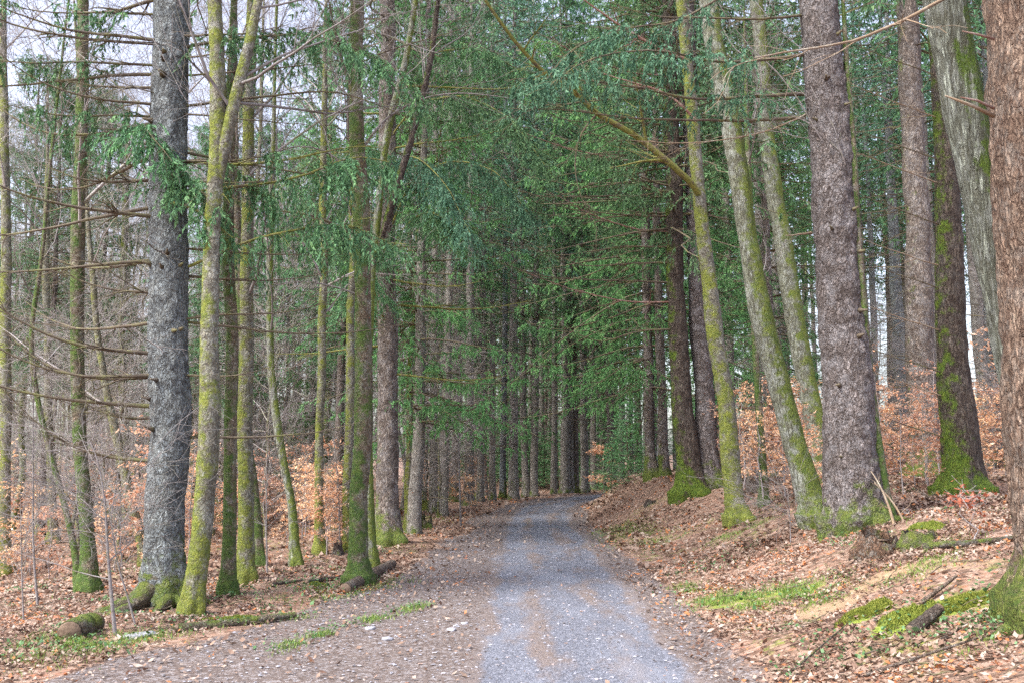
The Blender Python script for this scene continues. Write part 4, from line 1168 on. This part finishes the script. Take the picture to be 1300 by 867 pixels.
# ------------------------------------------------------------------ young spruce, orange beech by the road's bend
def young_spruce(seed, Ht, mt):
    rng = rs(seed); t = thing('spruce_sapling', '', 'sapling', (0, 0, 0))
    MB().tubes(np.array([[[0, 0, -.1], [0, 0, Ht * .5], [0, 0, Ht]]]), np.array([[.03, .02, .006]]), 7).build('stem', M['dead_twig'], t)
    mb = MB(); zc = np.repeat(np.arange(.15, Ht - .1, .13), 6); K = len(zc)
    az = rng.uniform(0, 6.28, K); L = (Ht - zc) * .42 * rng.uniform(.7, 1.2, K) + .1
    P = arcs(np.stack([0 * zc, 0 * zc, zc], -1), az, L, np.full(K, .35), np.full(K, .3), np.full(K, .12), 6, .1, rng)
    R = np.full((K, 6), .006); mb.tubes(P, R, 3, 0)
    P1, R1 = spawn(P, R, 8, (.2, 1), (.15, .4), (.8, .2), 4, .5, .2, .05, rng, planar=True, lenfall=.5)
    needles(mb, P, 14, .05, .010, rng, 1, .7); needles(mb, P1, 9, .05, .010, rng, 1, .7)
    mb.build('crown', [M['dead_twig'], M[mt]], t, smooth=False)
    return t
ys0 = young_spruce(31, 2.9, 'needle_fresh')
ys0['label'] = 'bushy young green spruce on the bank beside the orange sapling'
ys0['group'] = 'young spruces'
b = gnd(797, 612); ys0.location = tuple(b)
for px, py, s_, lb in [(822, 614, .55, 'smaller young spruce tucked in front of the scraped spruce trunk'), (775, 610, .6, 'smaller young spruce just behind the orange sapling')]:
    b = np.array([(px - 650) / F * 33, 33, 0.]); b[2] = float(H(b[0], b[1])); dup(ys0, b, px, s_, lb, 'young spruces')

def beech_sapling(seed, Ht, nl=1.0, mt='beechleaf', lsz=.062, spr=.36):
    rng = rs(seed); t = thing('beech_sapling', '', 'sapling', (0, 0, 0))
    m = 9; z = np.linspace(-.1, Ht, m)
    S = np.stack([np.cumsum(rng.normal(0, .05, m)), np.cumsum(rng.normal(0, .05, m)), z], -1); S[0, :2] = 0
    R = np.linspace(.018 * Ht / 3 + .006, .003, m)
    mb = MB().tubes(S[None], R[None], 6)
    P1, R1 = spawn(S[None], R[None], int(16 * Ht / 3 + 4), (.18, .99), (spr * Ht * .6, spr * Ht), (1.35, .15), 6, .55, .1, .12, rng, lenfall=.6)
    mb.tubes(P1, np.maximum(R1, .003), 4)
    P2, R2 = spawn(P1, R1, 6, (.2, 1), (.15, .28 * Ht * .6 + .15), (.8, .2), 4, .6, .05, .12, rng, planar=True)
    mb.tubes(P2, np.maximum(R2, .0022), 3)
    mb.build('stem', M['far_twig'], t)
    fb = MB()
    for PP, kk in ((P1, int(8 * nl)), (P2, int(9 * nl))):
        N0 = len(PP); pi = np.repeat(np.arange(N0), kk); tt_ = rng.uniform(.3, 1, len(pi)) * (PP.shape[1] - 1)
        i = np.clip(tt_.astype(int), 0, PP.shape[1] - 2); fr = (tt_ - i)[:, None]
        Bp = PP[pi, i] * (1 - fr) + PP[pi, i + 1] * fr + rng.normal(0, .03, (len(pi), 3)) - UP * .01
        keep = rng.uniform(0, 1, N0)[pi] < .85
        V, Fc = tri_leaves(Bp[keep], lsz, .5, rng, .3, .6)
        fb.add(V, Fc, 0, np.repeat(np.clip(rng.normal(.5, .25, keep.sum()), 0, 1), 4))
    fb.build('foliage', M[mt], t, smooth=False)
    return t

o = beech_sapling(41, 1.9, 1.3, lsz=.075); o['label'] = 'small bright orange beech sapling at the bend of the road'; o['location'] = 0
del o['location']
o.location = (3.28, 35.5, float(H(3.28, 35.5))); o['group'] = 'orange leaved beech saplings'
o = beech_sapling(42, .55, .6, 'redleaf', .05, .6); o['label'] = 'little sapling with red brown leaves on the bank below the dark mossy-footed trunk'
o.location = tuple(gnd(1240, 690)); o['group'] = 'orange leaved beech saplings'

protos = [beech_sapling(50 + i, [2.4, 3.0, 3.6, 2.0][i], 1.1, lsz=.075) for i in range(4)]
rng = rs(88)
used = [False] * 4
def put_sap(x, y, s_, lb):
    k = int(rng.integers(0, 4)); z = float(H(x, y)); rz = rng.uniform(0, 6.28)
    if not used[k]:
        p = protos[k]; p.location = (x, y, z); p.rotation_euler = (0, 0, rz); p.scale = (s_,) * 3; p['label'] = lb; p['group'] = 'orange leaved beech saplings'; used[k] = True
    else: dup(protos[k], (x, y, z), rz, s_, lb, 'orange leaved beech saplings')
LR = 'dry orange beech sapling in the thicket between the trunks on the bank'
LL = 'dry orange beech sapling in the thicket on the low ground beyond the mossy beeches'
LC = 'dry orange beech sapling at the roadside beyond the brown spruce'
for i in range(78):
    px = rng.uniform(915, 1330); d = rng.uniform(17.5, 34)
    x = (px - 650) / F * d; put_sap(x, d, rng.uniform(.6, 1.0) * (1. if d > 20 else .7), LR)
for i in range(84):
    px = rng.uniform(-30, 440); d = rng.uniform(18, 38)
    x = (px - 650) / F * d; put_sap(x, d, rng.uniform(.42, .85), LL)
for i in range(12):
    px = rng.uniform(530, 615); d = rng.uniform(32, 48)
    x = (px - 650) / F * d; put_sap(x, d, rng.uniform(.5, .8), LC)

# near left thin bare saplings
def bare_sapling(pts, seed, lb, r0=.022):
    b = gnd(*pts[0]); P = np.array([b] + [pix(x_, y_, b[1]) for x_, y_ in pts[1:]])
    t = thing('bare_sapling', lb, 'sapling', b, 'bare saplings')
    L = np.concatenate([[0], np.cumsum(np.linalg.norm(np.diff(P, axis=0), axis=1))]); s = np.linspace(0, L[-1], 24)
    C = np.stack([np.interp(s, L, P[:, i]) for i in range(3)], -1)
    for _ in range(3): C[1:-1] = C[:-2] * .25 + C[1:-1] * .5 + C[2:] * .25
    R = np.linspace(r0, .004, 24)
    MB().tubes(C[None], R[None], 8).build('stem', M['grey_twig'], t, off=b)
    rg = rs(seed); mb = MB()
    P1, R1 = spawn(C[None], R[None], 16, (.25, 1), (.4, 1.6), (1.0, .25), 7, .5, -.1, .12, rg)
    mb.tubes(P1, np.maximum(R1, .003), 4)
    P2, R2 = spawn(P1, R1, 6, (.2, 1), (.15, .7), (.7, .25), 4, .6, -.05, .15, rg); mb.tubes(P2, np.maximum(R2, .002), 3)
    P3, R3 = spawn(P2, R2, 3, (.2, 1), (.1, .35), (.7, .25), 3, .6, -.05, .15, rg); mb.tubes(P3, np.maximum(R3, .0016), 3)
    mb.build('crown', M['grey_twig'], t, off=b)
bare_sapling([(146, 806), (140, 740), (136, 690), (134, 640), (124, 580), (112, 555)], 1, 'slender grey sapling rising from the cut log')
bare_sapling([(172, 795), (160, 750), (150, 720), (140, 660), (150, 600)], 2, 'thin bent sapling crossing the grey one beside the cut log', .012)
bare_sapling([(30, 790), (28, 740), (27, 700), (26, 640)], 3, 'short thin dead sapling near the cut log', .010)
bare_sapling([(48, 770), (42, 700), (42, 640), (42, 520), (45, 420)], 4, 'tall thin dark sapling standing left of the leaning stem', .018)
bare_sapling([(339, 730), (338, 660), (339, 580), (343, 520)], 5, 'upright thin sapling between the curved stem and the olive trunk', .014)
bare_sapling([(432, 700), (430, 640), (428, 600), (422, 540)], 6, 'upright thin sapling behind the dark green mossed beech', .02)
bare_sapling([(585, 668), (583, 600), (580, 500), (590, 420)], 7, 'grey bushy sapling at the road edge past the brown spruce', .03)
bare_sapling([(1004, 690), (1003, 660), (1000, 620)], 8, 'tiny dead twiggy sapling in front of the big leaning beech', .010)

# fine grey understory trees filling the left wood
def understory(seed, Ht):
    rg = rs(seed); t = thing('understory_tree', '', 'tree', (0, 0, 0))
    m = 12; z = np.linspace(-.15, Ht, m)
    S = np.stack([np.cumsum(rg.normal(0, .10, m)), np.cumsum(rg.normal(0, .10, m)), z], -1); S[:2, :2] = 0
    R = np.linspace(.05, .008, m)
    MB().tubes(S[None], R[None], 8).build('trunk', M['far_mossy'], t)
    mb = MB()
    P1, R1 = spawn(S[None], R[None], 40, (.12, 1), (.8, 2.8), (1.1, .25), 7, .4, -.1, .12, rg, lenfall=.4); mb.tubes(P1, np.maximum(R1, .004), 4)
    P2, R2 = spawn(P1, R1, 7, (.2, 1), (.3, 1.3), (.7, .25), 5, .5, -.05, .14, rg); mb.tubes(P2, np.maximum(R2, .0032), 3)
    P3, R3 = spawn(P2, R2, 4, (.2, 1), (.15, .7), (.7, .25), 3, .6, -.05, .15, rg); mb.tubes(P3, np.maximum(R3, .003), 3)
    mb.build('crown', M['far_twig'], t)
    return t
U = [understory(600 + i, [7, 9, 6][i]) for i in range(3)]
usedU = [False] * 3
def put(protos_, used_, k, loc, rz, sc, lb, grp):
    if not used_[k]:
        p = protos_[k]; p.location = tuple(float(v) for v in loc); p.rotation_euler = (0, 0, rz); p.scale = (sc,) * 3; p['label'] = lb; p['group'] = grp; used_[k] = True
        return p
    return dup(protos_[k], loc, rz, sc, lb, grp)
rng = rs(99)
for i in range(62):
    px = rng.uniform(-60, 600); d = rng.uniform(17, 55); x = (px - 650) / F * d
    if x > ledge(d) - 1.2 or (px > 470 and d < 30): continue
    put(U, usedU, i % 3, (x, d, float(H(x, d))), rng.uniform(0, 6.28), rng.uniform(.7, 1.2), 'spindly bare twiggy tree crowding the low wood left of the road', 'bare understory trees')
for i in range(12):
    px = rng.uniform(960, 1300); d = rng.uniform(22, 45); x = (px - 650) / F * d
    put(U, usedU, i % 3, (x, d, float(H(x, d))), rng.uniform(0, 6.28), rng.uniform(.5, .8), 'spindly bare twiggy tree among the spruces on the bank', 'bare understory trees')

# ------------------------------------------------------------------ the wood behind: spruces
def far_spruce(seed, Ht, z0, Lm, bk, ned, dead=1.8, near=0):
    t = thing('spruce_tree', '', 'tree', (0, 0, 0))
    rg = rs(seed)
    m = 6; z = np.linspace(0, Ht, m); P = np.stack([np.cumsum(rg.normal(0, .06, m)), np.cumsum(rg.normal(0, .06, m)), z], -1); P[0, :2] = 0
    R = np.interp(z, [0, Ht], [.21, .03])
    trunk(P, R, 14, .012, .35, 5, .3, seed, 9, .4, .25).build('trunk', M[bk], t)
    conifer_crown(seed + 1, Ht, z0, Lm, near, dead, dens=.9).build('crown', [M['dead_twig'], M[ned]], t, smooth=False)
    return t
FS = [far_spruce(700, 24, 7.5, 3.0, 'far_bark', 'needle'), far_spruce(705, 26, 10, 3.0, 'far_bark', 'needle_teal'), far_spruce(710, 22, 5, 3.2, 'spruce_brown', 'needle'),
      far_spruce(715, 25, 12, 2.8, 'far_bark', 'needle'), far_spruce(720, 18, 2.5, 2.8, 'far_bark', 'needle_bright'), far_spruce(725, 27, 13, 2.6, 'spruce_grey', 'needle_teal')]
uF = [False] * 6
rng = rs(17)
# those one can pick out, by their feet and widths in the photograph
picks = [(595, 642, 14, 1, 'grey spruce trunk at the wood edge left of the road, widest before the bend'), (609, 637, 9, 3, 'slim spruce trunk touching the wide grey one at the bend'),
 (625, 634, 8, 1, 'slim pale spruce trunk second along the road edge at the bend'), (638, 632, 7, 5, 'thin spruce trunk between two paler ones at the bend'),
 (652, 633, 13, 1, 'pale spruce trunk standing right at the road edge before the bend'), (677, 630, 11, 3, 'brown spruce trunk at the outside of the bend'),
 (703, 627, 8, 3, 'narrow spruce trunk behind the crest of the road'), (718, 626, 13, 0, 'stout spruce trunk directly behind the crest of the road'),
 (731, 625, 9, 2, 'dark spruce trunk second behind the crest of the road'), (742, 624, 11, 0, 'dark spruce trunk beside the orange sapling at the crest'),
 (562, 655, 11, 3, 'grey spruce trunk behind the bushy grey sapling'), (550, 650, 9, 1, 'grey spruce trunk left of the bushy grey sapling'),
 (843, 605, 13, 2, 'spruce trunk in shadow behind the scraped spruce'), (930, 598, 14, 3, 'dark spruce trunk behind the bright mossed beech'),
 (1108, 575, 21, 5, 'straight grey spruce trunk standing behind the thick violet spruce'), (1135, 570, 14, 3, 'thin dark spruce trunk between two grey ones on the bank'),
 (1255, 590, 17, 3, 'spruce trunk glimpsed between the dark mossy-footed tree and the pale leaning one'), (1192, 585, 18, 0, 'spruce trunk close behind the olive grey one')]
for px, py, wpx, k, lb in picks:
    b = gnd(px, py)
    if b[1] > 75: b = pix(px, py, 60); b[2] = float(H(b[0], b[1]))
    s_ = (wpx / 2 * depth(b) / F) / .21
    p = put(FS, uF, k, b, rng.uniform(0, 6.28), 1, lb, None)
    p.scale = (max(s_, .75), max(s_, .75), 1.25 if 600 < px < 760 else 1.0)
    if 'group' in p: del p['group']
def blocked(x, y):
    return (x > ledge(y) - 1.5) & (x < redge(y) + 1.5) & (y < 100)
cnt = 0
pts_used = []
def far_ok(x, y, mind):
    return all((x - a_) ** 2 + (y - c_) ** 2 > mind ** 2 for a_, c_ in pts_used)
LAB = {'c': 'spruce in the dark wood closing the view beyond the bend', 'r': 'spruce in the wood climbing the slope behind the bank', 'l': 'dark green spruce scattered among the bare trees left of the road'}
tries = 0
while cnt < 66 and tries < 3000:
    tries += 1
    px = rng.uniform(560, 960); d = rng.uniform(50, 105); x = (px - 650) / F * d
    if blocked(x, d) or not far_ok(x, d, 2.6): continue
    pts_used.append((x, d)); cnt += 1
    put(FS, uF, int(rng.choice([0, 1, 3, 5, 1, 3, 4])), (x, d, float(H(x, d))), rng.uniform(0, 6.28), rng.uniform(.85, 1.15), LAB['c'], 'dark spruces beyond the bend').scale.z *= (1.4 if 590 < px < 800 else 1.0)
cnt = 0; tries = 0
while cnt < 62 and tries < 3000:
    tries += 1
    px = rng.uniform(800, 1380); d = rng.uniform(27, 80); x = (px - 650) / F * d
    if blocked(x, d) or not far_ok(x, d, 2.6): continue
    if 1100 < px < 1260 and d < 34: continue
    if px < 970 and d < 40: continue
    pts_used.append((x, d)); cnt += 1
    put(FS, uF, int(rng.choice([0, 1, 3, 5, 3, 2] if px < 1000 else [1, 3, 5, 3, 5])), (x, d, float(H(x, d))), rng.uniform(0, 6.28), rng.uniform(.8, 1.1), LAB['r'], 'spruces on the slope')
cnt = 0; tries = 0
while cnt < 11 and tries < 3000:
    tries += 1
    px = rng.uniform(-60, 590); d = rng.uniform(32, 80); x = (px - 650) / F * d
    if blocked(x, d) or not far_ok(x, d, 3.5): continue
    pts_used.append((x, d)); cnt += 1
    put(FS, uF, int(rng.choice([0, 2, 4, 2])), (x, d, float(H(x, d))), rng.uniform(0, 6.28), rng.uniform(.55, .9), LAB['l'], 'spruces among the bare trees')

for i in range(26):
    px = rng.uniform(560, 900); d = rng.uniform(62, 80); x = (px - 650) / F * d
    if blocked(x, d): continue
    dup(ys0, (x, d, float(H(x, d)) - .05), rng.uniform(0, 6.28), rng.uniform(1.0, 2.2), 'young spruce filling the dark ground beneath the trunks beyond the bend', 'young spruces beyond the bend')
for px, d in [(752, 63), (758, 70), (747, 76), (764, 66), (770, 74), (741, 66), (735, 72), (756, 82), (722, 70), (776, 62)]:
    x = (px - 650) / F * d
    put(FS, uF, int(rng.choice([0, 2, 4])), (x, d, float(H(x, d))), rng.uniform(0, 6.28), 1, LAB['c'], 'dark spruces beyond the bend').scale.z *= 1.35

for i in range(20):
    px = rng.uniform(590, 800); d = rng.uniform(84, 110); x = (px - 650) / F * d
    if blocked(x, d): continue
    put(FS, uF, int(rng.choice([4, 2, 4, 0])), (x, d, float(H(x, d))), rng.uniform(0, 6.28), 1.15, LAB['c'], 'dark spruces beyond the bend')

# near-detail spruces that fill the middle of the picture over the road
NS = far_spruce(740, 22, 7.6, 3.6, 'spruce_brown', 'needle', 1.6, near=1)
NS2 = far_spruce(745, 20, 3.4, 3.4, 'far_bark', 'needle_bright', 1.2, near=1)
NS3 = far_spruce(750, 23, 8.0, 4.0, 'spruce_brown', 'needle', 1.6, near=1)
uN = [False] * 3
NP = [NS, NS2, NS3]
for px, d, k, sc, lb in [(578, 42, 2, 1.0, 'full green spruce with drooping boughs left of the road ahead of the bend'), (604, 50, 0, 1.05, 'tall drooping spruce next beyond the full green one left of the road'),
    (540, 44, 0, .9, 'light green drooping spruce behind the brown roadside trunk'), 
    (868, 42, 0, 1.0, 'dark drooping spruce behind the furrowed trunk on the bank'), (775, 52, 2, 1.1, 'green spruce whose boughs hang over the inside of the bend'),
    (915, 44, 1, 1.0, 'light green spruce filling the gap behind the leaning beeches'), (985, 38, 1, .9, 'light green spruce behind the second leaning beech'),
    (400, 34, 1, .7, 'light green spruce rising behind the straight thin olive trunk'), (310, 30, 2, .6, 'slim spruce between the bare trees behind the stout olive trunk'), (262, 27, 2, .5, 'slim spruce showing between the grey spruce and the forked beech'), (60, 30, 2, .62, 'thin crowned spruce above the leaning stem'), (120, 34, 0, .7, 'dark spruce with thin crown beyond the mossy low-ground trunk'),
    (527, 24, 1, .78, 'dark green spruce hanging long boughs right of the brown roadside spruce'), (430, 25, 0, .62, 'slim dark spruce with drooping boughs just left of the green mossed beech'),
    (30, 38, 2, .8, 'green spruce at the far edge of the low wood')]:
    x = (px - 650) / F * d
    put(NP, uN, k, (x, d, float(H(x, d))), px * 1.7, sc, lb, None)

# ------------------------------------------------------------------ the wood behind: bare deciduous trees
def far_beech(seed, Ht, r0, bk):
    t = thing('beech_tree', '', 'tree', (0, 0, 0)); rg = rs(seed)
    m = 9; z = np.linspace(0, Ht, m); P = np.stack([np.cumsum(rg.normal(0, .16, m)), np.cumsum(rg.normal(0, .16, m)), z], -1); P[0, :2] = 0
    R = np.linspace(r0, r0 * .25, m)
    trunk(P, R, 12, .006, .35, 4, .25, seed, 9, .6, .25).build('trunk', M[bk], t)
    bare_crown(seed + 5, [(P, R)], 1.5, 1, .35).build('crown', M['far_twig'], t)
    return t
FB = [far_beech(820, 16, .12, 'far_mossy'), far_beech(830, 19, .15, 'mossy_yellow'), far_beech(840, 14, .09, 'far_bark'), far_beech(850, 18, .13, 'beech_grey')]
uB = [False] * 4
cnt = 0; tries = 0
while cnt < 125 and tries < 4000:
    tries += 1
    px = rng.uniform(-90, 600); d = 28 + 67 * rng.uniform(0, 1) ** .9; x = (px - 650) / F * d
    if blocked(x, d) or not far_ok(x, d, 1.6) or (px > 470 and d < 34): continue
    pts_used.append((x, d)); cnt += 1
    put(FB, uB, int(rng.integers(0, 4)), (x, d, float(H(x, d))), rng.uniform(0, 6.28), rng.uniform(.75, 1.1), 'slender bare tree deep in the leafless wood left of the road', 'bare trees of the far wood')

# ------------------------------------------------------------------ logs, stumps, stones
def log(name, p, q, r, mt, lb, cat='log', cutm='cutwood', grp=None, seg=14, seed=0, tp=.85):
    rg = rs(seed); m = 14; tt_ = np.linspace(0, 1, m)[:, None]
    P = np.asarray(p) * (1 - tt_) + np.asarray(q) * tt_ + np.cumsum(rg.normal(0, r * .05, (m, 3)), 0)
    b = P[0].copy()
    R = r * np.linspace(1, tp, m) * (1 + .05 * rg.normal(0, 1, m))
    t = thing(name, lb, cat, b, grp)
    MB().tubes(P[None], R[None], seg, 0).build('trunk', M[mt], t, off=b)
    d0 = nrm(P[1] - P[0])
    for c_, dr, rr_ in ((P[0], -d0, R[0]), (P[-1], d0, R[-1])):
        MB().tubes(np.array([[c_, c_ + dr * .012]]), np.array([[rr_ * .97, rr_ * .9]]), seg, 0, cap=True).build('cut_face', M[cutm], t, off=b)
    return t
def onz(px, py, up):
    g_ = gnd(px, py); g_[2] += up; return g_
log('log', onz(438, 753, .05), onz(499, 722, .08), .085, 'log_brown', 'short bark covered log lying at the foot of the dark green mossed beech', seed=1)
log('log', onz(88, 812, .06), onz(122, 800, .05), .125, 'log_mossy', 'thick mossy cut log facing the side track near the grey sapling', seed=2)
log('mossy_branch', onz(225, 803, .04), onz(375, 786, .05), .055, 'log_mossy', 'long moss grown fallen branch along the edge of the side track', 'fallen branch', seed=3, tp=.6)
log('fallen_branch', onz(390, 742, .03), onz(440, 733, .03), .035, 'log_dark', 'dark rotting branch on the leaves behind the mossed beech', 'fallen branch', seed=4, tp=.5)
log('fallen_branch', onz(345, 745, .03), onz(385, 738, .03), .03, 'log_dark', 'dark rotting branch between the thin upright sapling and the curved stem', 'fallen branch', seed=5, tp=.5)
log('log', onz(1158, 808, .05), onz(1195, 790, .10), .055, 'log_dark', 'small cut log poking out of the bank below the moss cushions', seed=6)
log('fallen_branch', onz(1170, 770, .03), onz(1215, 745, .09), .022, 'log_brown', 'crooked brown branch lying on the bank above the moss', 'fallen branch', seed=7, tp=.6)
log('fallen_branch', onz(1195, 820, .02), onz(1250, 785, .03), .022, 'log_dark', 'dark rotten branch on the bank near the massive roots', 'fallen branch', seed=8, tp=.6)
log('fallen_branch', onz(1100, 862, .02), onz(1245, 815, .03), .014, 'log_brown', 'long thin stick lying down the bank below the massive roots', 'fallen branch', seed=9, tp=.6)
log('fallen_branch', onz(1175, 700, .05), onz(1300, 688, .06), .045, 'log_dark', 'half buried branch lying behind the sandy patch', 'fallen branch', seed=10, tp=.5)
log('fallen_branch', onz(1140, 612, .03), onz(1195, 640, .03), .03, 'log_brown', 'grey branch on the leaves left of the dark mossy foot', 'fallen branch', seed=11, tp=.5)
log('fallen_branch', onz(1000, 858, .01), onz(1075, 795, .02), .010, 'log_dark', 'thin black twig on the leaves at the road edge', 'fallen branch', seed=12, tp=.5)

def stump(px, py, r, h, mt, lb, cut='cutwood'):
    b = gnd(px, py); t = thing('stump', lb, 'stump', b)
    mb = trunk([[0, 0, 0], [0, 0, h]], [r, r * .92], 26, r * .12, .5, 5, .12, int(px), 9, .6, .03, .15)
    V0 = mb.V[0]; th_ = np.arctan2(V0[:, 1], V0[:, 0])
    V0[:, 2] += np.clip(V0[:, 2] / h, 0, 1) ** 3 * h * .8 * fbm(np.cos(th_) * 2.2, np.sin(th_) * 2.2, 0, int(px) + 5, 4)
    mb.build('trunk', M[mt], t)
    MB().tubes(np.array([[[0, 0, h - .10], [0, 0, h * .6]]]), np.array([[r * .7, r * .86]]), 22, 0, cap=True).build('cut_face', M[cut], t)
    return t
stump(541, 671, .14, .32, 'log_mossy', 'small upright mossy stump beside the twin thin trunk')
stump(1112, 698, .20, .20, 'log_red', 'broken red brown stump below the thick violet grey spruce')
stump(1166, 690, .15, .14, 'log_mossy', 'low moss covered stump right of the broken red brown one')
stump(826, 640, .10, .10, 'log_dark', 'tiny black rotten stump on the bank below the scraped spruce')
stump(429, 703, .07, .20, 'log_dark', 'little dark stump left of the dark green mossed beech')
stump(958, 624, .16, .35, 'log_dark', 'dark stump behind the bright mossed beech')

def stone(px, py, sx, sy, sz, lb, seed):
    b = gnd(px, py); rg = rs(seed)
    th = np.linspace(0, 2 * math.pi, 18, endpoint=False); ph = np.linspace(-math.pi / 2, math.pi / 2, 10)
    TH, PH = np.meshgrid(th, ph)
    X_ = np.sign(np.cos(PH)) * np.abs(np.cos(PH)) ** .5 * np.cos(TH); Y_ = np.abs(np.cos(PH)) ** .5 * np.sin(TH); Z_ = np.sign(np.sin(PH)) * np.abs(np.sin(PH)) ** .6
    n = 1 + .22 * fbm(X_ * 1.5 + seed, Y_ * 1.5, Z_ * 1.5, seed, 3)
    V = np.stack([X_ * n * sx, Y_ * n * sy, Z_ * n * sz], -1)
    idx = np.arange(180).reshape(10, 18); nx_ = np.roll(idx, -1, 1)
    Q = np.stack([idx[:-1], nx_[:-1], nx_[1:], idx[1:]], -1).reshape(-1, 4)
    o = MB().add(V.reshape(-1, 3), Q).build('stone', M['stone']); o.location = tuple(b + np.array([0, 0, sz * .25])); o.rotation_euler = (0, 0, seed)
    tag(o, lb, 'stone')
stone(178, 808, .20, .10, .03, 'flat grey slab on bare soil between the cut log and the side track', 1)
stone(573, 800, .075, .05, .02, 'pale flat stone set in the track, widest of the loose ones', 2)
stone(492, 812, .06, .05, .02, 'pale flat stone in the track left of the widest one', 3)
stone(470, 798, .06, .05, .02, 'pale stone in the track just below the grass strip', 4)
stone(590, 792, .05, .04, .015, 'small pale stone close beside the widest flat one', 5)
stone(1083, 664, .17, .12, .07, 'grey stone among the sticks at the thick spruce foot', 6)

# moss cushions on the bank
for i, (px, py, rx, ry, rz_, lb) in enumerate([(1100, 778, .22, .13, .10, 'yellow green moss cushion at the foot of the sandy patch'), (1160, 788, .26, .17, .12, 'larger olive moss cushion above the small cut log'), (1225, 768, .2, .12, .06, 'low moss cushion between the olive one and the massive roots'),
        (300, 788, .35, .1, .06, 'green moss cushion on the leaves behind the long fallen branch'), (405, 745, .2, .12, .06, 'bright moss cushion left of the dark green beech foot'), (1175, 672, .2, .15, .1, 'moss cushion on the ground beside the low stump')]):
    b = gnd(px, py); rg = rs(i + 30); n = 5200
    a_ = rg.uniform(0, 6.28, n); r_ = np.sqrt(rg.uniform(0, 1, n)); rz_ *= .62
    ol = lambda t_: 1 + .55 * fbm(np.cos(t_) * 1.6, np.sin(t_) * 1.6, 0, i + 70, 3)
    x_, y_ = r_ * np.cos(a_) * rx * ol(a_), r_ * np.sin(a_) * ry * ol(a_)
    z_ = rz_ * np.sqrt(1 - r_ ** 2) * (1 + .5 * fbm(x_ * 12, y_ * 12, 0, i, 3)) + H(x_ + b[0], y_ + b[1]) - b[2]
    mb = MB()
    # body
    rr_, aa_ = np.meshgrid(np.linspace(0, 1, 9), np.linspace(0, 2 * math.pi, 24, endpoint=False), indexing='ij')
    bx, by = rr_ * np.cos(aa_) * rx * ol(aa_), rr_ * np.sin(aa_) * ry * ol(aa_)
    bz = rz_ * np.sqrt(np.clip(1 - rr_ ** 2, 0, 1)) * (1 + .5 * fbm(bx * 12, by * 12, 0, i, 3)) + H(bx + b[0], by + b[1]) - b[2] - .01
    idx = np.arange(9 * 24).reshape(9, 24); nx_ = np.roll(idx, -1, 1)
    mb.add(np.stack([bx, by, bz], -1).reshape(-1, 3), np.stack([idx[:-1], idx[1:], nx_[1:], nx_[:-1]], -1).reshape(-1, 4), 0, .3)
    moss_tufts(mb, np.stack([x_, y_, z_ - .005], -1), n, rg, .022, .004)
    o = mb.build('moss_cushion', M['mossm'], smooth=False); o.location = tuple(b); tag(o, lb, 'moss')

# spruce shoot reaching in at the left edge
print('objects', len(bpy.data.objects), 'polys', sum(len(m.polygons) for m in bpy.data.meshes))
